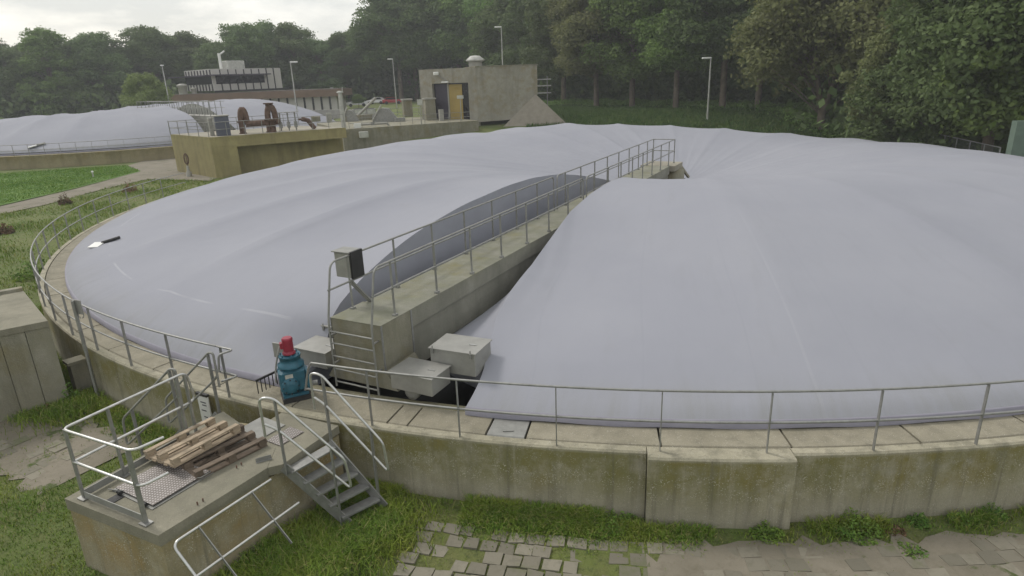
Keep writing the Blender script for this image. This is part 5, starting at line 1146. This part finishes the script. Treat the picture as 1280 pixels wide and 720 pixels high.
# ------------------------------------------------------------------ trees
def tree_proto(idx, H, Rc, base, nb, leaves, leaf, trunk_r, fork=False, cone=0):
    rg = np.random.default_rng(100+idx); rr = random.Random(idx)
    # clumps of foliage spread through the crown's volume, denser towards the outside
    cs = []; tries = 0
    while len(cs) < nb and tries < 6000:
        tries += 1
        a = rr.uniform(0, 2*math.pi); zt_ = rr.random()*.93; rmax = Rc*(math.sin(math.pi*min(1, (zt_*.92+.08))**(.75-.15*cone))**.62)
        q = rmax*math.sqrt(rr.uniform(.18, 1))*(.86+.2*math.sin(a*3+idx)+.1*math.sin(a*5+idx*2)); z = base+(H-base)*zt_
        s_ = Rc*rr.uniform(.20, .36)*(1-.3*zt_)
        p = (q*math.cos(a), q*math.sin(a), z)
        if any((p[0]-o[0])**2+(p[1]-o[1])**2+(p[2]-o[2])**2 < (.62*min(s_, o[3]))**2 for o in cs): continue
        cs.append((*p, s_))
    V = []; 
    for (x_, y_, z_, s_) in cs:
        n = int(leaves*(s_/(Rc*.25))**2); d = rg.normal(0, 1, (n, 3)); d /= np.linalg.norm(d, axis=1)[:, None]; d[:, 2] = np.where(d[:, 2] < -.6, -d[:, 2]*.6, d[:, 2])
        rad_ = s_*(.35+.75*rg.random(n)**.6)*(1+.25*np.sin(d[:, 0]*6+x_)*np.sin(d[:, 1]*6+y_)+.15*np.sin(d[:, 2]*9+z_)); c_ = np.array([x_, y_, z_])+d*rad_[:, None]*np.array([1.05, 1.05, .95])
        nrm = d+rg.normal(0, .65, (n, 3)); nrm /= np.linalg.norm(nrm, axis=1)[:, None]; t1 = np.cross(nrm, rg.normal(0, 1, (n, 3))); t1 /= np.linalg.norm(t1, axis=1)[:, None]; t2 = np.cross(nrm, t1)
        l = leaf*rg.uniform(.6, 1.35, n)[:, None]; V.append(np.stack([c_-t1*l, c_-t2*l*.6, c_+t1*l, c_+t2*l*.6], 1))
    V = np.concatenate(V).reshape(-1, 3); F = np.arange(len(V)).reshape(-1, 4)
    me = bpy.data.meshes.new('crown'); me.vertices.add(len(V)); me.vertices.foreach_set('co', V.astype(np.float32).ravel()); me.loops.add(F.size); me.loops.foreach_set('vertex_index', F.ravel().astype(np.int32))
    me.polygons.add(len(F)); me.polygons.foreach_set('loop_start', np.arange(0, F.size, 4)); me.polygons.foreach_set('loop_total', np.full(len(F), 4)); me.update(calc_edges=True)
    mb = MB(); top = Vector((rr.uniform(-.4, .4), rr.uniform(-.4, .4), H*.8))
    fk = Vector((rr.uniform(-.2, .2), rr.uniform(-.2, .2), base*(.55 if fork else 1.05)))
    mb.tube([Vector((0, 0, -.5)), Vector((.05, 0, base*.3)), fk], trunk_r, 9, trunk_r*.8)
    tops = [top] if not fork else [Vector((Rc*.33, .2, H*.72)), Vector((-Rc*.36, -.2, H*.7))]
    for tp in tops:
        m_ = fk.lerp(tp, .5)+Vector((rr.uniform(-.3, .3), rr.uniform(-.3, .3), 0)); mb.tube([fk, fk.lerp(m_, .5), m_, tp], trunk_r*.75, 8, trunk_r*.15)
    for (x_, y_, z_, s_) in cs[::2]:
        e_ = Vector((x_, y_, z_)); k = max(0, min(.8, (z_-base)/(H-base)-.12)); st_ = fk.lerp(min(tops, key=lambda w_: (w_-e_).length), k); mb.tube([st_, st_.lerp(e_, .5)+Vector((0, 0, .3)), e_], trunk_r*.22, 5, trunk_r*.06)
    tr = bpy.data.meshes.new('trunk'); tr.from_pydata(mb.v, [], mb.f); tr.polygons.foreach_set('use_smooth', [True]*len(mb.f)); tr.materials.append(M_['bark'])
    return me, tr
PRO = [tree_proto(0, 20, 5.6, 6.4, 95, 470, .185, .36), tree_proto(1, 22, 6.4, 7.2, 110, 470, .195, .42), tree_proto(2, 18, 6.6, 6.6, 95, 470, .185, .38, True),
       tree_proto(3, 20, 4.6, 2.6, 90, 430, .175, .30, False, 1), tree_proto(4, 14, 4.6, 5.4, 75, 430, .16, .20)]
MATS = ('leaf_dark', 'leaf_mid', 'leaf_olive', 'leaf_light'); CM = {}
for i, (me, tr) in enumerate(PRO):
    for m_ in MATS:
        c_ = me.copy(); c_.materials.clear(); c_.materials.append(M_[m_]); CM[i, m_] = c_
WORD = {'leaf_dark': 'dark green', 'leaf_mid': 'mid green', 'leaf_olive': 'olive green', 'leaf_light': 'light yellow green'}
def tree(px, dist, top_y, pro, mat, label, group, wid=1.0, top_z=None, rz=None, cat='tree', py=None):
    p = column(px, dist); p.z = float(ground_z(p.x, p.y)); H0 = (20, 22, 18, 20, 14)[pro]; h = (top_z if top_z else height_at(px, top_y, p))-p.z; s = h/H0
    if dist < 140 and cat == 'tree': p.z -= random.uniform(.2, 2.6)*s
    root = empty('tree', p, label, cat, group); root.rotation_euler = (0, 0, random.uniform(0, 6.28) if rz is None else rz)
    for nm, me, in (('crown', CM[pro, mat]), ('trunk', PRO[pro][1])):
        o = bpy.data.objects.new(nm, me); col.objects.link(o); o.parent = root; o.scale = (s*wid, s*wid, s)
    return root
LG = 'trees in the belt behind the second tank and the office'
left = [(-70, 50, 0, 'leaf_mid'), (-25, 40, 1, 'leaf_dark'), (8, 55, 1, 'leaf_dark'), (38, 58, 3, 'leaf_dark'), (65, 29, 3, 'leaf_mid'), (98, 51, 0, 'leaf_dark'), (127, 38, 1, 'leaf_dark'), (156, 56, 3, 'leaf_dark'), (192, 31, 1, 'leaf_dark'), (217, 46, 0, 'leaf_dark'),
        (245, 40, 0, 'leaf_dark'), (278, 51, 1, 'leaf_dark'), (311, 27, 1, 'leaf_dark'), (337, 27, 0, 'leaf_dark'), (372, 29, 0, 'leaf_dark'), (402, 44, 3, 'leaf_dark'), (434, 38, 1, 'leaf_dark'), (462, 30, 0, 'leaf_dark'), (488, 14, 3, 'leaf_dark'), (512, 4, 0, 'leaf_dark')]
ordn = ['first', 'second', 'third', 'fourth', 'fifth', 'sixth', 'seventh', 'eighth', 'ninth', 'tenth', 'eleventh', 'twelfth', 'thirteenth', 'fourteenth', 'fifteenth', 'sixteenth', 'seventeenth', 'eighteenth', 'nineteenth', 'twentieth', 'twenty first', 'twenty second', 'twenty third', 'twenty fourth', 'twenty fifth', 'twenty sixth', 'twenty seventh']
for k, (px, ty, pr_, m_) in enumerate(left):
    tree(px, random.uniform(165, 185), ty, pr_, m_, f'{WORD[m_]} tree of the left belt, {ordn[k]} crown counted from the left', LG, random.uniform(1.25, 1.5))
for k in range(26):
    px = -70+k*23; tree(px, 200+5*(k % 3), (56+6*math.sin(k*2.1)) if px < 440 else 30, k % 4, 'leaf_dark', 'dark tree half hidden in the second row of the left belt', LG, 1.35)
tree(176, 122, 80, 4, 'leaf_light', 'round light yellow green tree standing before the dark left belt', None, 1.05)
RG = 'trees of the wood on the right'
right = [(520, 162, 27, 1, 'leaf_mid'), (552, 158, 28, 0, 'leaf_mid'), (592, 150, 28, 1, 'leaf_mid'), (640, 140, 26, 0, 'leaf_mid'), (668, 118, 23, 3, 'leaf_dark'), (704, 108, 22, 1, 'leaf_dark'), (745, 98, 22, 0, 'leaf_olive'),
         (790, 94, 23, 1, 'leaf_mid'), (846, 88, 21, 0, 'leaf_mid'), (905, 86, 22, 1, 'leaf_dark'), (950, 84, 21, 0, 'leaf_dark'), (1032, 71, 19, 2, 'leaf_olive'), (1080, 80, 20, 1, 'leaf_dark'), (1186, 56, 18, 3, 'leaf_dark'), (1250, 51, 17, 0, 'leaf_dark'), (1330, 50, 17, 1, 'leaf_mid')]
for k, (px, d_, h_, pr_, m_) in enumerate(right):
    tree(px, d_, None, pr_, m_, f'{WORD[m_]} tree of the front row of the right wood, {ordn[k]} from the left', RG, 1.12, top_z=h_)
tree(1114, 59, None, 4, 'leaf_olive', 'smaller olive tree with a pale slanting trunk before the right wood', RG, .9, top_z=9.0)
tree(1290, 50, None, 4, 'leaf_mid', 'bright green tree at the right edge above the mesh screen', RG, 1.1, top_z=12)
for k in range(22):
    px = 500+k*40; tree(px, 158-max(0, k-6)*4.4 if px < 640 else 128-max(0, k-6)*3.4, None, k % 4, 'leaf_dark', 'dark tree hidden in the rear row of the right wood', RG, 1.35, top_z=26)
for k in range(14):
    px = 520+k*62; tree(px, 190-k*8, None, (k+1) % 4, 'leaf_dark', 'dark tree hidden in the rear row of the right wood', RG, 1.5, top_z=30)
# undergrowth below the crowns: one countless mass
def undergrowth(name, pts, w_, h0, h1, n, leaf, mat):
    rg = np.random.default_rng(len(pts)+n); seg_ = rg.integers(0, len(pts)-1, n); t_ = rg.random(n); P0 = np.array([p[:2] for p in pts]); q = P0[seg_]*(1-t_)[:, None]+P0[seg_+1]*t_[:, None]
    q = q+rg.normal(0, w_, (n, 2)); hh = (h0+(h1-h0)*(.5+.5*np.sin(q[:, 0]*.9)*np.sin(q[:, 1]*.7+q[:, 0]*.3))); z = ground_z(q[:, 0], q[:, 1])+hh*rg.random(n)**.8
    c_ = np.concatenate([q, z[:, None]], 1); nrm = rg.normal(0, 1, (n, 3)); nrm /= np.linalg.norm(nrm, axis=1)[:, None]; t1 = np.cross(nrm, rg.normal(0, 1, (n, 3))); t1 /= np.linalg.norm(t1, axis=1)[:, None]; t2 = np.cross(nrm, t1); l = leaf*rg.uniform(.6, 1.4, n)[:, None]
    V = np.stack([c_-t1*l, c_-t2*l*.6, c_+t1*l, c_+t2*l*.6], 1).reshape(-1, 3); o = arrays(name, V, np.arange(4*n).reshape(n, 4), M_[mat], None, False); o['kind'] = 'stuff'
V = [column(x_, d_) for x_, d_ in ((655, 72), (760, 74), (900, 68), (1010, 62), (1100, 55), (1200, 49), (1240, 52), (1150, 62), (1050, 80), (950, 92), (850, 98), (720, 106), (670, 104))]
bx = rng.uniform(-5, 50, 300000); by = rng.uniform(30, 110, 300000); kk = in_poly(bx, by, [(v_.x, v_.y) for v_ in V]); bx, by = bx[kk], by[kk]
blade_mesh('bank_grass', bx, by, ground_z(bx, by)-.02, rng.uniform(.12, .5, len(bx)), 'bank', .7, .035)
pr_ = [column(x_, d_) for x_, d_ in ((480, 172), (600, 160), (720, 118), (850, 104), (950, 96), (1050, 86), (1150, 70), (1230, 62), (1340, 58))]
undergrowth('undergrowth', pr_, 3.0, 3, 7.5, 60000, .42, 'leaf_dark')
undergrowth('undergrowth', [p*1.13 for p in pr_], 3.0, 8, 12, 50000, .6, 'leaf_dark')
pl = [column(x_, 176) for x_ in (-100, 0, 100, 200, 300, 400, 500)]
undergrowth('undergrowth', pl, 5.0, 4, 9, 60000, .6, 'leaf_dark')
undergrowth('undergrowth', [column(x_, d_) for x_, d_ in ((690, 112), (780, 100), (850, 94), (1000, 82), (1100, 66), (1200, 56))], 1.6, .4, 1.1, 24000, .16, 'leaf_mid')
for (px, d_, tz, lab) in ((225, 128, 3.2, 'low green bush left of the brown wing'), (445, 132, 3.4, 'round shrub beyond the white skip'), (1165, 57, 1.8, 'leafy green bush under the right trees near the fence'), (1140, 58, 1.4, 'low bush beside the pale slanting trunk')):
    tree(px, d_, None, 4, 'leaf_mid', lab, None, 1.6, top_z=tz, cat='bush')

# ------------------------------------------------------------------ thin haze
mh = bpy.data.materials.new('thin_haze'); mh.use_nodes = True; t = mh.node_tree; t.nodes.remove(t.nodes['Principled BSDF']); pv = N(t, 'ShaderNodeVolumePrincipled')
pv.inputs['Color'].default_value = (.93, .95, 1, 1); pv.inputs['Density'].default_value = HAZE; t.links.new(pv.outputs[0], t.nodes['Material Output'].inputs['Volume'])
mb = MB(); mb.box((0, 90, 18), (420, 300, 44)); o = mb.build('haze', mh); o['kind'] = 'stuff'
